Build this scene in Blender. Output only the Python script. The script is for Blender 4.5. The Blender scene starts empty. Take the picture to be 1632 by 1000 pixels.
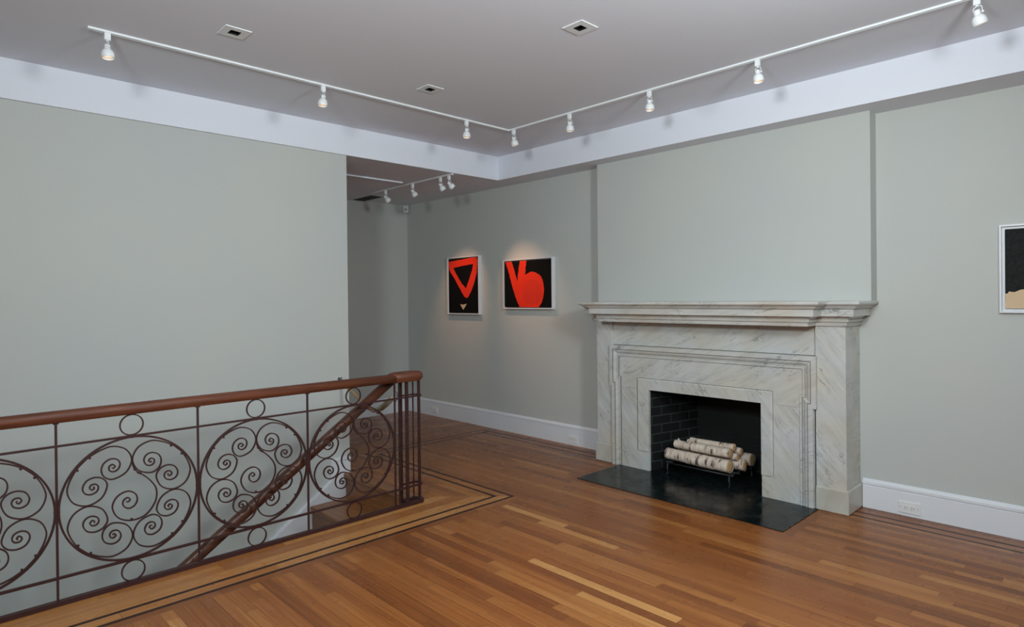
import bpy, math, random
from mathutils import Vector, Matrix
random.seed(7)
scene = bpy.context.scene
COL = scene.collection

# ------------------------------------------------------------------ camera
H = 1.45
F_PX, CX, CY = 999.965, 815.69, 478.71
YAW, PITCH, ROLL = 0.80294, -0.003875, -0.010409
cam_d = bpy.data.cameras.new('camera')
cam = bpy.data.objects.new('camera', cam_d)
COL.objects.link(cam)
cam_d.sensor_fit = 'HORIZONTAL'
cam_d.sensor_width = 36.0
cam_d.lens = F_PX * 36.0 / 1632.0
cam_d.shift_x = (816 - CX) / 1632.0
cam_d.shift_y = (CY - 500) / 1632.0
cam_d.clip_start = 0.05
_f = Vector((-math.sin(YAW) * math.cos(PITCH), math.cos(YAW) * math.cos(PITCH), math.sin(PITCH)))
_r = Vector((math.cos(YAW), math.sin(YAW), 0))
_u = _r.cross(_f)
_r2 = math.cos(ROLL) * _r + math.sin(ROLL) * _u
_u2 = -math.sin(ROLL) * _r + math.cos(ROLL) * _u
cam.matrix_world = Matrix(((_r2.x, _u2.x, -_f.x, 0), (_r2.y, _u2.y, -_f.y, 0), (_r2.z, _u2.z, -_f.z, H), (0, 0, 0, 1)))
scene.camera = cam

# ------------------------------------------------------------------ world, exposure, large lights
w = bpy.data.worlds.new('world')
scene.world = w
w.use_nodes = True
w.node_tree.nodes['Background'].inputs[0].default_value = (0.6, 0.7, 0.8, 1)
w.node_tree.nodes['Background'].inputs[1].default_value = 0.05
scene.view_settings.view_transform = 'Standard'
scene.view_settings.look = 'None'
scene.view_settings.gamma = 1.0
scene.view_settings.use_curve_mapping = False
scene.view_settings.exposure = 0.0


def area_light(name, loc, target, size, watts, color, spread=180):
    d = bpy.data.lights.new(name, 'AREA')
    d.shape = 'DISK'
    d.size = size
    d.energy = watts
    d.color = color
    d.spread = math.radians(spread)
    o = bpy.data.objects.new(name, d)
    COL.objects.link(o)
    o.location = loc
    o.rotation_euler = (Vector(target) - Vector(loc)).to_track_quat('-Z', 'Y').to_euler()
    return o


area_light('flood_light', (-0.84, -0.49, 2.38), (-2.4, 4.4, 2.1), 0.55, 80, (0.90, 0.985, 1.0))
area_light('flood_light', (0.25, 1.95, 2.38), (-4.6, 2.0, 1.9), 0.55, 62, (0.90, 0.985, 1.0))


# ------------------------------------------------------------------ materials
def new_mat(name):
    m = bpy.data.materials.new(name)
    m.use_nodes = True
    nt = m.node_tree
    return m, nt, nt.nodes['Principled BSDF']


def N(nt, kind, **kw):
    n = nt.nodes.new(kind)
    for k, v in kw.items():
        setattr(n, k, v)
    return n


def simple(name, color, rough=0.5, metal=0.0, bump=0.0, bscale=60, var=0.0, vscale=3.0, spec=0.5, emit=None, estr=0):
    m, nt, b = new_mat(name)
    b.inputs['Base Color'].default_value = (*color, 1)
    b.inputs['Roughness'].default_value = rough
    b.inputs['Metallic'].default_value = metal
    b.inputs['Specular IOR Level'].default_value = spec
    tc = N(nt, 'ShaderNodeTexCoord')
    if var > 0:
        nz = N(nt, 'ShaderNodeTexNoise')
        nz.inputs['Scale'].default_value = vscale
        nz.inputs['Detail'].default_value = 6
        nt.links.new(tc.outputs['Object'], nz.inputs['Vector'])
        mx = N(nt, 'ShaderNodeMix', data_type='RGBA')
        mx.inputs[6].default_value = (*[c * (1 - var) for c in color], 1)
        mx.inputs[7].default_value = (*[min(1, c * (1 + var)) for c in color], 1)
        nt.links.new(nz.outputs[0], mx.inputs[0])
        nt.links.new(mx.outputs[2], b.inputs['Base Color'])
    if bump > 0:
        nz = N(nt, 'ShaderNodeTexNoise')
        nz.inputs['Scale'].default_value = bscale
        nz.inputs['Detail'].default_value = 4
        nt.links.new(tc.outputs['Object'], nz.inputs['Vector'])
        bp = N(nt, 'ShaderNodeBump')
        bp.inputs['Strength'].default_value = bump
        bp.inputs['Distance'].default_value = 0.002
        nt.links.new(nz.outputs[0], bp.inputs['Height'])
        nt.links.new(bp.outputs[0], b.inputs['Normal'])
    if emit:
        b.inputs['Emission Color'].default_value = (*emit, 1)
        b.inputs['Emission Strength'].default_value = estr
    return m


def wall_material():
    m, nt, b = new_mat('wall_paint')
    tc = N(nt, 'ShaderNodeTexCoord')
    n1 = N(nt, 'ShaderNodeTexNoise')
    n1.inputs['Scale'].default_value = 1.1
    n1.inputs['Detail'].default_value = 5
    nt.links.new(tc.outputs['Object'], n1.inputs['Vector'])
    r = N(nt, 'ShaderNodeValToRGB')
    e = r.color_ramp.elements
    e[0].position, e[0].color = 0.35, (0.518, 0.545, 0.535, 1)
    e[1].position, e[1].color = 0.68, (0.545, 0.562, 0.530, 1)
    nt.links.new(n1.outputs[0], r.inputs[0])
    nt.links.new(r.outputs[0], b.inputs['Base Color'])
    b.inputs['Roughness'].default_value = 0.75
    b.inputs['Specular IOR Level'].default_value = 0.25
    n2 = N(nt, 'ShaderNodeTexNoise')
    n2.inputs['Scale'].default_value = 90
    nt.links.new(tc.outputs['Object'], n2.inputs['Vector'])
    bp = N(nt, 'ShaderNodeBump')
    bp.inputs['Strength'].default_value = 0.12
    bp.inputs['Distance'].default_value = 0.001
    nt.links.new(n2.outputs[0], bp.inputs['Height'])
    nt.links.new(bp.outputs[0], b.inputs['Normal'])
    return m


def plank_material(name, rotated):
    m, nt, b = new_mat(name)
    at = N(nt, 'ShaderNodeAttribute', attribute_name='tone')
    tc = N(nt, 'ShaderNodeTexCoord')
    mp = N(nt, 'ShaderNodeMapping')
    mp.inputs['Scale'].default_value = (42, 0.8, 1) if rotated else (0.8, 42, 1)
    nt.links.new(tc.outputs['Object'], mp.inputs['Vector'])
    add = N(nt, 'ShaderNodeVectorMath', operation='ADD')
    sc = N(nt, 'ShaderNodeVectorMath', operation='SCALE')
    sc.inputs['Scale'].default_value = 37.0
    nt.links.new(at.outputs['Vector'], sc.inputs[0])
    nt.links.new(mp.outputs[0], add.inputs[0])
    nt.links.new(sc.outputs[0], add.inputs[1])
    nz = N(nt, 'ShaderNodeTexNoise')
    nz.inputs['Scale'].default_value = 2.2
    nz.inputs['Detail'].default_value = 7
    nz.inputs['Roughness'].default_value = 0.62
    nz.inputs['Distortion'].default_value = 0.3
    nt.links.new(add.outputs[0], nz.inputs['Vector'])
    r = N(nt, 'ShaderNodeValToRGB')
    cr = r.color_ramp
    cr.elements[0].position, cr.elements[0].color = 0.0, (0.085, 0.027, 0.009, 1)
    cr.elements[1].position, cr.elements[1].color = 1.0, (0.62, 0.33, 0.115, 1)
    for p, c in ((0.15, (0.150, 0.046, 0.013)), (0.35, (0.245, 0.078, 0.020)), (0.50, (0.318, 0.112, 0.028)),
                 (0.75, (0.45, 0.198, 0.058))):
        el = cr.elements.new(p)
        el.color = (*c, 1)
    sub = N(nt, 'ShaderNodeMath', operation='SUBTRACT')
    sub.inputs[1].default_value = 0.5
    nt.links.new(nz.outputs[0], sub.inputs[0])
    mul = N(nt, 'ShaderNodeMath', operation='MULTIPLY')
    mul.inputs[1].default_value = 0.72
    nt.links.new(sub.outputs[0], mul.inputs[0])
    ad = N(nt, 'ShaderNodeMath', operation='ADD')
    nt.links.new(mul.outputs[0], ad.inputs[0])
    nt.links.new(at.outputs['Fac'], ad.inputs[1])
    nt.links.new(ad.outputs[0], r.inputs[0])
    nt.links.new(r.outputs[0], b.inputs['Base Color'])
    n3 = N(nt, 'ShaderNodeTexNoise')
    n3.inputs['Scale'].default_value = 5
    n3.inputs['Detail'].default_value = 5
    nt.links.new(tc.outputs['Object'], n3.inputs['Vector'])
    mr = N(nt, 'ShaderNodeMapRange')
    mr.inputs[3].default_value = 0.20
    mr.inputs[4].default_value = 0.36
    nt.links.new(n3.outputs[0], mr.inputs[0])
    nt.links.new(mr.outputs[0], b.inputs['Roughness'])
    b.inputs['Specular IOR Level'].default_value = 0.32
    bp = N(nt, 'ShaderNodeBump')
    bp.inputs['Strength'].default_value = 0.08
    bp.inputs['Distance'].default_value = 0.001
    nt.links.new(nz.outputs[0], bp.inputs['Height'])
    nt.links.new(bp.outputs[0], b.inputs['Normal'])
    return m


def wood_material(name, c0, c1, scale, rough=0.3):
    m, nt, b = new_mat(name)
    tc = N(nt, 'ShaderNodeTexCoord')
    mp = N(nt, 'ShaderNodeMapping')
    mp.inputs['Scale'].default_value = scale
    nt.links.new(tc.outputs['Object'], mp.inputs['Vector'])
    nz = N(nt, 'ShaderNodeTexNoise')
    nz.inputs['Scale'].default_value = 3
    nz.inputs['Detail'].default_value = 8
    nz.inputs['Distortion'].default_value = 0.8
    nt.links.new(mp.outputs[0], nz.inputs['Vector'])
    r = N(nt, 'ShaderNodeValToRGB')
    r.color_ramp.elements[0].position, r.color_ramp.elements[0].color = 0.32, (*c0, 1)
    r.color_ramp.elements[1].position, r.color_ramp.elements[1].color = 0.70, (*c1, 1)
    nt.links.new(nz.outputs[0], r.inputs[0])
    nt.links.new(r.outputs[0], b.inputs['Base Color'])
    b.inputs['Roughness'].default_value = rough
    return m


def marble_material(name, angle, base=(0.585, 0.600, 0.595), warm=(0.56, 0.535, 0.47), stretch=7.0, veins=1.0):
    m, nt, b = new_mat(name)
    tc = N(nt, 'ShaderNodeTexCoord')
    mp = N(nt, 'ShaderNodeMapping')
    mp.inputs['Rotation'].default_value = (0, math.radians(angle), 0)
    nt.links.new(tc.outputs['Object'], mp.inputs['Vector'])
    mp2 = N(nt, 'ShaderNodeMapping')
    mp2.inputs['Scale'].default_value = (1.0, 1.6, stretch)
    nt.links.new(mp.outputs[0], mp2.inputs['Vector'])
    # warm and cool clouds
    n0 = N(nt, 'ShaderNodeTexNoise')
    n0.inputs['Scale'].default_value = 3.2
    n0.inputs['Detail'].default_value = 6
    nt.links.new(tc.outputs['Object'], n0.inputs['Vector'])
    r0 = N(nt, 'ShaderNodeValToRGB')
    r0.color_ramp.elements[0].position, r0.color_ramp.elements[0].color = 0.38, (*base, 1)
    r0.color_ramp.elements[1].position, r0.color_ramp.elements[1].color = 0.68, (*warm, 1)
    nt.links.new(n0.outputs[0], r0.inputs[0])
    # streaky tone
    n1 = N(nt, 'ShaderNodeTexNoise')
    n1.inputs['Scale'].default_value = 2.6
    n1.inputs['Detail'].default_value = 9
    n1.inputs['Roughness'].default_value = 0.65
    n1.inputs['Distortion'].default_value = 0.5
    nt.links.new(mp2.outputs[0], n1.inputs['Vector'])
    r1 = N(nt, 'ShaderNodeValToRGB')
    r1.color_ramp.elements[0].position, r1.color_ramp.elements[0].color = 0.28, (0.80, 0.82, 0.84, 1)
    r1.color_ramp.elements[1].position, r1.color_ramp.elements[1].color = 0.60, (1.03, 1.03, 1.03, 1)
    nt.links.new(n1.outputs[0], r1.inputs[0])
    mx1 = N(nt, 'ShaderNodeMix', data_type='RGBA', blend_type='MULTIPLY')
    mx1.inputs[0].default_value = 1.0
    nt.links.new(r0.outputs[0], mx1.inputs[6])
    nt.links.new(r1.outputs[0], mx1.inputs[7])
    # thin dark veins: ridge of a stretched noise, masked
    n2 = N(nt, 'ShaderNodeTexNoise')
    n2.inputs['Scale'].default_value = 3.4
    n2.inputs['Detail'].default_value = 6
    n2.inputs['Roughness'].default_value = 0.55
    n2.inputs['Distortion'].default_value = 1.1
    nt.links.new(mp2.outputs[0], n2.inputs['Vector'])
    s = N(nt, 'ShaderNodeMath', operation='SUBTRACT')
    s.inputs[1].default_value = 0.5
    nt.links.new(n2.outputs[0], s.inputs[0])
    a = N(nt, 'ShaderNodeMath', operation='ABSOLUTE')
    nt.links.new(s.outputs[0], a.inputs[0])
    r2 = N(nt, 'ShaderNodeValToRGB')
    r2.color_ramp.elements[0].position, r2.color_ramp.elements[0].color = 0.0, (1, 1, 1, 1)
    r2.color_ramp.elements[1].position, r2.color_ramp.elements[1].color = 0.020, (0, 0, 0, 1)
    nt.links.new(a.outputs[0], r2.inputs[0])
    n3 = N(nt, 'ShaderNodeTexNoise')
    n3.inputs['Scale'].default_value = 6
    n3.inputs['Detail'].default_value = 4
    nt.links.new(mp.outputs[0], n3.inputs['Vector'])
    r3 = N(nt, 'ShaderNodeValToRGB')
    r3.color_ramp.elements[0].position, r3.color_ramp.elements[0].color = 0.46, (0, 0, 0, 1)
    r3.color_ramp.elements[1].position, r3.color_ramp.elements[1].color = 0.64, (veins, veins, veins, 1)
    nt.links.new(n3.outputs[0], r3.inputs[0])
    mm = N(nt, 'ShaderNodeMath', operation='MULTIPLY')
    nt.links.new(r2.outputs[0], mm.inputs[0])
    nt.links.new(r3.outputs[0], mm.inputs[1])
    mm2 = N(nt, 'ShaderNodeMath', operation='MULTIPLY')
    mm2.inputs[1].default_value = 0.80
    nt.links.new(mm.outputs[0], mm2.inputs[0])
    mx2 = N(nt, 'ShaderNodeMix', data_type='RGBA')
    mx2.inputs[7].default_value = (0.10, 0.11, 0.12, 1)
    nt.links.new(mm2.outputs[0], mx2.inputs[0])
    nt.links.new(mx1.outputs[2], mx2.inputs[6])
    nt.links.new(mx2.outputs[2], b.inputs['Base Color'])
    b.inputs['Roughness'].default_value = 0.32
    return m


def slate_material():
    m, nt, b = new_mat('hearth_slate')
    tc = N(nt, 'ShaderNodeTexCoord')
    n = N(nt, 'ShaderNodeTexNoise')
    n.inputs['Scale'].default_value = 14
    n.inputs['Detail'].default_value = 8
    nt.links.new(tc.outputs['Object'], n.inputs['Vector'])
    r = N(nt, 'ShaderNodeValToRGB')
    r.color_ramp.elements[0].position, r.color_ramp.elements[0].color = 0.3, (0.0025, 0.0055, 0.006, 1)
    r.color_ramp.elements[1].position, r.color_ramp.elements[1].color = 0.75, (0.008, 0.014, 0.015, 1)
    nt.links.new(n.outputs[0], r.inputs[0])
    n4 = N(nt, 'ShaderNodeTexNoise')
    n4.inputs['Scale'].default_value = 38
    n4.inputs['Detail'].default_value = 3
    nt.links.new(tc.outputs['Object'], n4.inputs['Vector'])
    r4 = N(nt, 'ShaderNodeValToRGB')
    r4.color_ramp.elements[0].position, r4.color_ramp.elements[0].color = 0.71, (0, 0, 0, 1)
    r4.color_ramp.elements[1].position, r4.color_ramp.elements[1].color = 0.76, (1, 1, 1, 1)
    nt.links.new(n4.outputs[0], r4.inputs[0])
    mx = N(nt, 'ShaderNodeMix', data_type='RGBA')
    mx.inputs[7].default_value = (0.10, 0.13, 0.125, 1)
    nt.links.new(r4.outputs[0], mx.inputs[0])
    nt.links.new(r.outputs[0], mx.inputs[6])
    nt.links.new(mx.outputs[2], b.inputs['Base Color'])
    n2 = N(nt, 'ShaderNodeTexNoise')
    n2.inputs['Scale'].default_value = 7
    n2.inputs['Detail'].default_value = 4
    nt.links.new(tc.outputs['Object'], n2.inputs['Vector'])
    r2 = N(nt, 'ShaderNodeMapRange')
    r2.inputs[1].default_value = 0.35
    r2.inputs[2].default_value = 0.6
    r2.inputs[3].default_value = 0.12
    r2.inputs[4].default_value = 0.30
    nt.links.new(n2.outputs[0], r2.inputs[0])
    nt.links.new(r2.outputs[0], b.inputs['Roughness'])
    b.inputs['Specular IOR Level'].default_value = 0.35
    bp = N(nt, 'ShaderNodeBump')
    bp.inputs['Strength'].default_value = 0.2
    bp.inputs['Distance'].default_value = 0.003
    nt.links.new(n.outputs[0], bp.inputs['Height'])
    nt.links.new(bp.outputs[0], b.inputs['Normal'])
    return m


def brick_material(name, axis, mortar):
    m, nt, b = new_mat(name)
    tc = N(nt, 'ShaderNodeTexCoord')
    sep = N(nt, 'ShaderNodeSeparateXYZ')
    nt.links.new(tc.outputs['Object'], sep.inputs[0])
    cmb = N(nt, 'ShaderNodeCombineXYZ')
    nt.links.new(sep.outputs[axis], cmb.inputs[0])
    nt.links.new(sep.outputs[2], cmb.inputs[1])
    br = N(nt, 'ShaderNodeTexBrick')
    br.inputs['Scale'].default_value = 1.0
    br.inputs['Brick Width'].default_value = 0.21
    br.inputs['Row Height'].default_value = 0.0752
    br.inputs['Mortar Size'].default_value = 0.005
    br.inputs['Mortar Smooth'].default_value = 0.3
    br.inputs['Color1'].default_value = (0.0018, 0.0026, 0.0030, 1)
    br.inputs['Color2'].default_value = (0.0032, 0.0045, 0.0050, 1)
    br.inputs['Mortar'].default_value = (*mortar, 1)
    nt.links.new(cmb.outputs[0], br.inputs['Vector'])
    nt.links.new(br.outputs['Color'], b.inputs['Base Color'])
    b.inputs['Roughness'].default_value = 0.7
    bp = N(nt, 'ShaderNodeBump')
    bp.inputs['Strength'].default_value = 0.6
    bp.inputs['Distance'].default_value = 0.004
    bp.invert = True
    nt.links.new(br.outputs['Fac'], bp.inputs['Height'])
    nt.links.new(bp.outputs[0], b.inputs['Normal'])
    return m


def birch_material():
    m, nt, b = new_mat('birch_bark')
    tc = N(nt, 'ShaderNodeTexCoord')
    oi = N(nt, 'ShaderNodeObjectInfo')
    ad = N(nt, 'ShaderNodeVectorMath', operation='ADD')
    nt.links.new(tc.outputs['Object'], ad.inputs[0])
    mul = N(nt, 'ShaderNodeVectorMath', operation='SCALE')
    mul.inputs[0].default_value = (7, 3, 5)
    nt.links.new(oi.outputs['Random'], mul.inputs['Scale'])
    nt.links.new(mul.outputs[0], ad.inputs[1])
    mp = N(nt, 'ShaderNodeMapping')
    mp.inputs['Scale'].default_value = (3.0, 1, 1)
    nt.links.new(ad.outputs[0], mp.inputs[0])
    n = N(nt, 'ShaderNodeTexNoise')
    n.inputs['Scale'].default_value = 11
    n.inputs['Detail'].default_value = 6
    nt.links.new(mp.outputs[0], n.inputs['Vector'])
    r = N(nt, 'ShaderNodeValToRGB')
    r.color_ramp.elements[0].position, r.color_ramp.elements[0].color = 0.33, (0.09, 0.07, 0.06, 1)
    r.color_ramp.elements[1].position, r.color_ramp.elements[1].color = 0.40, (0.62, 0.50, 0.41, 1)
    el = r.color_ramp.elements.new(0.62)
    el.color = (0.78, 0.68, 0.58, 1)
    nt.links.new(n.outputs[0], r.inputs[0])
    # short cross-wise lenticels
    mp2 = N(nt, 'ShaderNodeMapping')
    mp2.inputs['Scale'].default_value = (10, 1.0, 1.0)
    nt.links.new(ad.outputs[0], mp2.inputs[0])
    n2 = N(nt, 'ShaderNodeTexNoise')
    n2.inputs['Scale'].default_value = 22
    n2.inputs['Detail'].default_value = 2
    nt.links.new(mp2.outputs[0], n2.inputs['Vector'])
    r2 = N(nt, 'ShaderNodeValToRGB')
    r2.color_ramp.elements[0].position, r2.color_ramp.elements[0].color = 0.30, (0.45, 0.33, 0.26, 1)
    r2.color_ramp.elements[1].position, r2.color_ramp.elements[1].color = 0.40, (1, 1, 1, 1)
    nt.links.new(n2.outputs[0], r2.inputs[0])
    mx = N(nt, 'ShaderNodeMix', data_type='RGBA', blend_type='MULTIPLY')
    mx.inputs[0].default_value = 1
    nt.links.new(r.outputs[0], mx.inputs[6])
    nt.links.new(r2.outputs[0], mx.inputs[7])
    nt.links.new(mx.outputs[2], b.inputs['Base Color'])
    b.inputs['Roughness'].default_value = 0.7
    bp = N(nt, 'ShaderNodeBump')
    bp.inputs['Strength'].default_value = 0.5
    bp.inputs['Distance'].default_value = 0.004
    nt.links.new(n.outputs[0], bp.inputs['Height'])
    nt.links.new(bp.outputs[0], b.inputs['Normal'])
    return m


def logend_material():
    m, nt, b = new_mat('log_end_grain')
    tc = N(nt, 'ShaderNodeTexCoord')
    n = N(nt, 'ShaderNodeTexNoise')
    n.inputs['Scale'].default_value = 30
    nt.links.new(tc.outputs['Object'], n.inputs['Vector'])
    r = N(nt, 'ShaderNodeValToRGB')
    r.color_ramp.elements[0].color = (0.50, 0.29, 0.13, 1)
    r.color_ramp.elements[1].color = (0.72, 0.47, 0.25, 1)
    nt.links.new(n.outputs[0], r.inputs[0])
    nt.links.new(r.outputs[0], b.inputs['Base Color'])
    b.inputs['Roughness'].default_value = 0.8
    return m


def rope_material():
    m, nt, b = new_mat('rope_fibre')
    tc = N(nt, 'ShaderNodeTexCoord')
    mp = N(nt, 'ShaderNodeMapping')
    mp.inputs['Rotation'].default_value = (0, math.radians(35), 0)
    nt.links.new(tc.outputs['Object'], mp.inputs[0])
    wv = N(nt, 'ShaderNodeTexWave')
    wv.inputs['Scale'].default_value = 22
    wv.inputs['Distortion'].default_value = 1.0
    nt.links.new(mp.outputs[0], wv.inputs['Vector'])
    r = N(nt, 'ShaderNodeValToRGB')
    r.color_ramp.elements[0].color = (0.20, 0.12, 0.05, 1)
    r.color_ramp.elements[1].color = (0.50, 0.34, 0.17, 1)
    nt.links.new(wv.outputs[0], r.inputs[0])
    nt.links.new(r.outputs[0], b.inputs['Base Color'])
    b.inputs['Roughness'].default_value = 0.9
    return m


M = {}
M['wall'] = wall_material()
M['white'] = simple('white_ceiling_paint', (0.785, 0.815, 0.895), 0.7, bump=0.08, bscale=70, spec=0.25)
M['trim'] = simple('white_trim_paint', (0.76, 0.79, 0.84), 0.35, var=0.02)
M['plate'] = simple('outlet_plastic', (0.78, 0.79, 0.80), 0.4, var=0.01)
M['slot'] = simple('outlet_slot_black', (0.02, 0.02, 0.02), 0.6, var=0.1)
M['px'] = plank_material('oak_planks_along_x', False)
M['py'] = plank_material('oak_planks_along_y', True)
M['inlay'] = simple('walnut_inlay', (0.028, 0.008, 0.005), 0.4, spec=0.3, var=0.4, vscale=18)
M['gap'] = simple('plank_gap', (0.030, 0.014, 0.008), 0.8, var=0.1)
M['marble'] = marble_material('marble_down_right', -52)
M['marble_up'] = marble_material('marble_up_right', 27, stretch=8)
M['marble_shelf'] = marble_material('marble_shelf', 12, base=(0.60, 0.60, 0.58), warm=(0.55, 0.50, 0.43), stretch=5, veins=0.9)
M['marble_plinth'] = marble_material('marble_plinth', 65, base=(0.55, 0.56, 0.52), warm=(0.50, 0.48, 0.41), stretch=2.5, veins=0.25)
M['grime_shade'] = simple('stained_shaded_marble_joint', (0.14, 0.13, 0.118), 0.8, var=0.35, vscale=14)  # joint dirt, with groove and underside shade painted into the colour
M['slate'] = slate_material()
M['brick_x'] = brick_material('fire_brick_back', 0, (0.007, 0.008, 0.008))
M['brick_y'] = brick_material('fire_brick_side', 1, (0.034, 0.044, 0.050))
M['soot'] = simple('soot_black', (0.003, 0.003, 0.003), 0.9, var=0.3, vscale=9)
M['birch'] = birch_material()
M['logend'] = logend_material()
M['iron'] = simple('maroon_iron_paint', (0.036, 0.0085, 0.008), 0.5, var=0.25, vscale=20, bump=0.1, bscale=120)
M['grate'] = simple('black_cast_iron', (0.012, 0.013, 0.014), 0.5, var=0.3, vscale=20)
M['rail'] = wood_material('mahogany_rail_along_y', (0.085, 0.022, 0.009), (0.170, 0.050, 0.020), (22, 1.2, 22), 0.55)
M['stairwood'] = wood_material('mahogany_stair_rail', (0.050, 0.016, 0.008), (0.115, 0.038, 0.017), (22, 3, 9), 0.42)
M['oakstep'] = wood_material('oak_stair_wood', (0.20, 0.075, 0.024), (0.36, 0.155, 0.050), (1.5, 16, 16))
M['chrome'] = simple('chrome', (0.75, 0.76, 0.78), 0.15, metal=1.0, var=0.02)
M['steel'] = simple('dull_steel', (0.20, 0.21, 0.22), 0.3, metal=0.9, var=0.1)
M['rope'] = rope_material()
M['sleeve'] = simple('rope_sleeve_cloth', (0.36, 0.32, 0.22), 0.85, var=0.25, vscale=40)
M['lampwhite'] = simple('white_enamel', (0.80, 0.83, 0.85), 0.3, var=0.01)
M['bulb'] = simple('warm_bulb_face', (1.0, 0.8, 0.6), 0.4, var=0.01, emit=(1.0, 0.70, 0.48), estr=1.0)
M['canvas'] = simple('black_paint_on_canvas', (0.0030, 0.0030, 0.0032), 0.7, spec=0.15, bump=0.3, bscale=90, var=0.3, vscale=6)
M['red'] = simple('red_paint', (0.86, 0.030, 0.006), 0.55, bump=0.4, bscale=70, var=0.10, vscale=9)
M['darkred'] = simple('deep_red_paint', (0.76, 0.030, 0.009), 0.55, bump=0.4, bscale=70, var=0.15, vscale=9)
M['cream'] = simple('cream_paint', (0.64, 0.47, 0.29), 0.6, bump=0.3, bscale=60, var=0.06, vscale=9)
M['charcoal'] = simple('charcoal_mottled_paint', (0.014, 0.0165, 0.016), 0.8, spec=0.2, bump=0.4, bscale=60, var=0.9, vscale=70)
M['frame'] = simple('white_frame_lacquer', (0.72, 0.74, 0.77), 0.35, var=0.01)
M['black'] = simple('black_aperture', (0.004, 0.004, 0.004), 0.6, var=0.1)
M['sensor'] = simple('grey_white_plastic', (0.50, 0.52, 0.53), 0.35, var=0.01)


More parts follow.
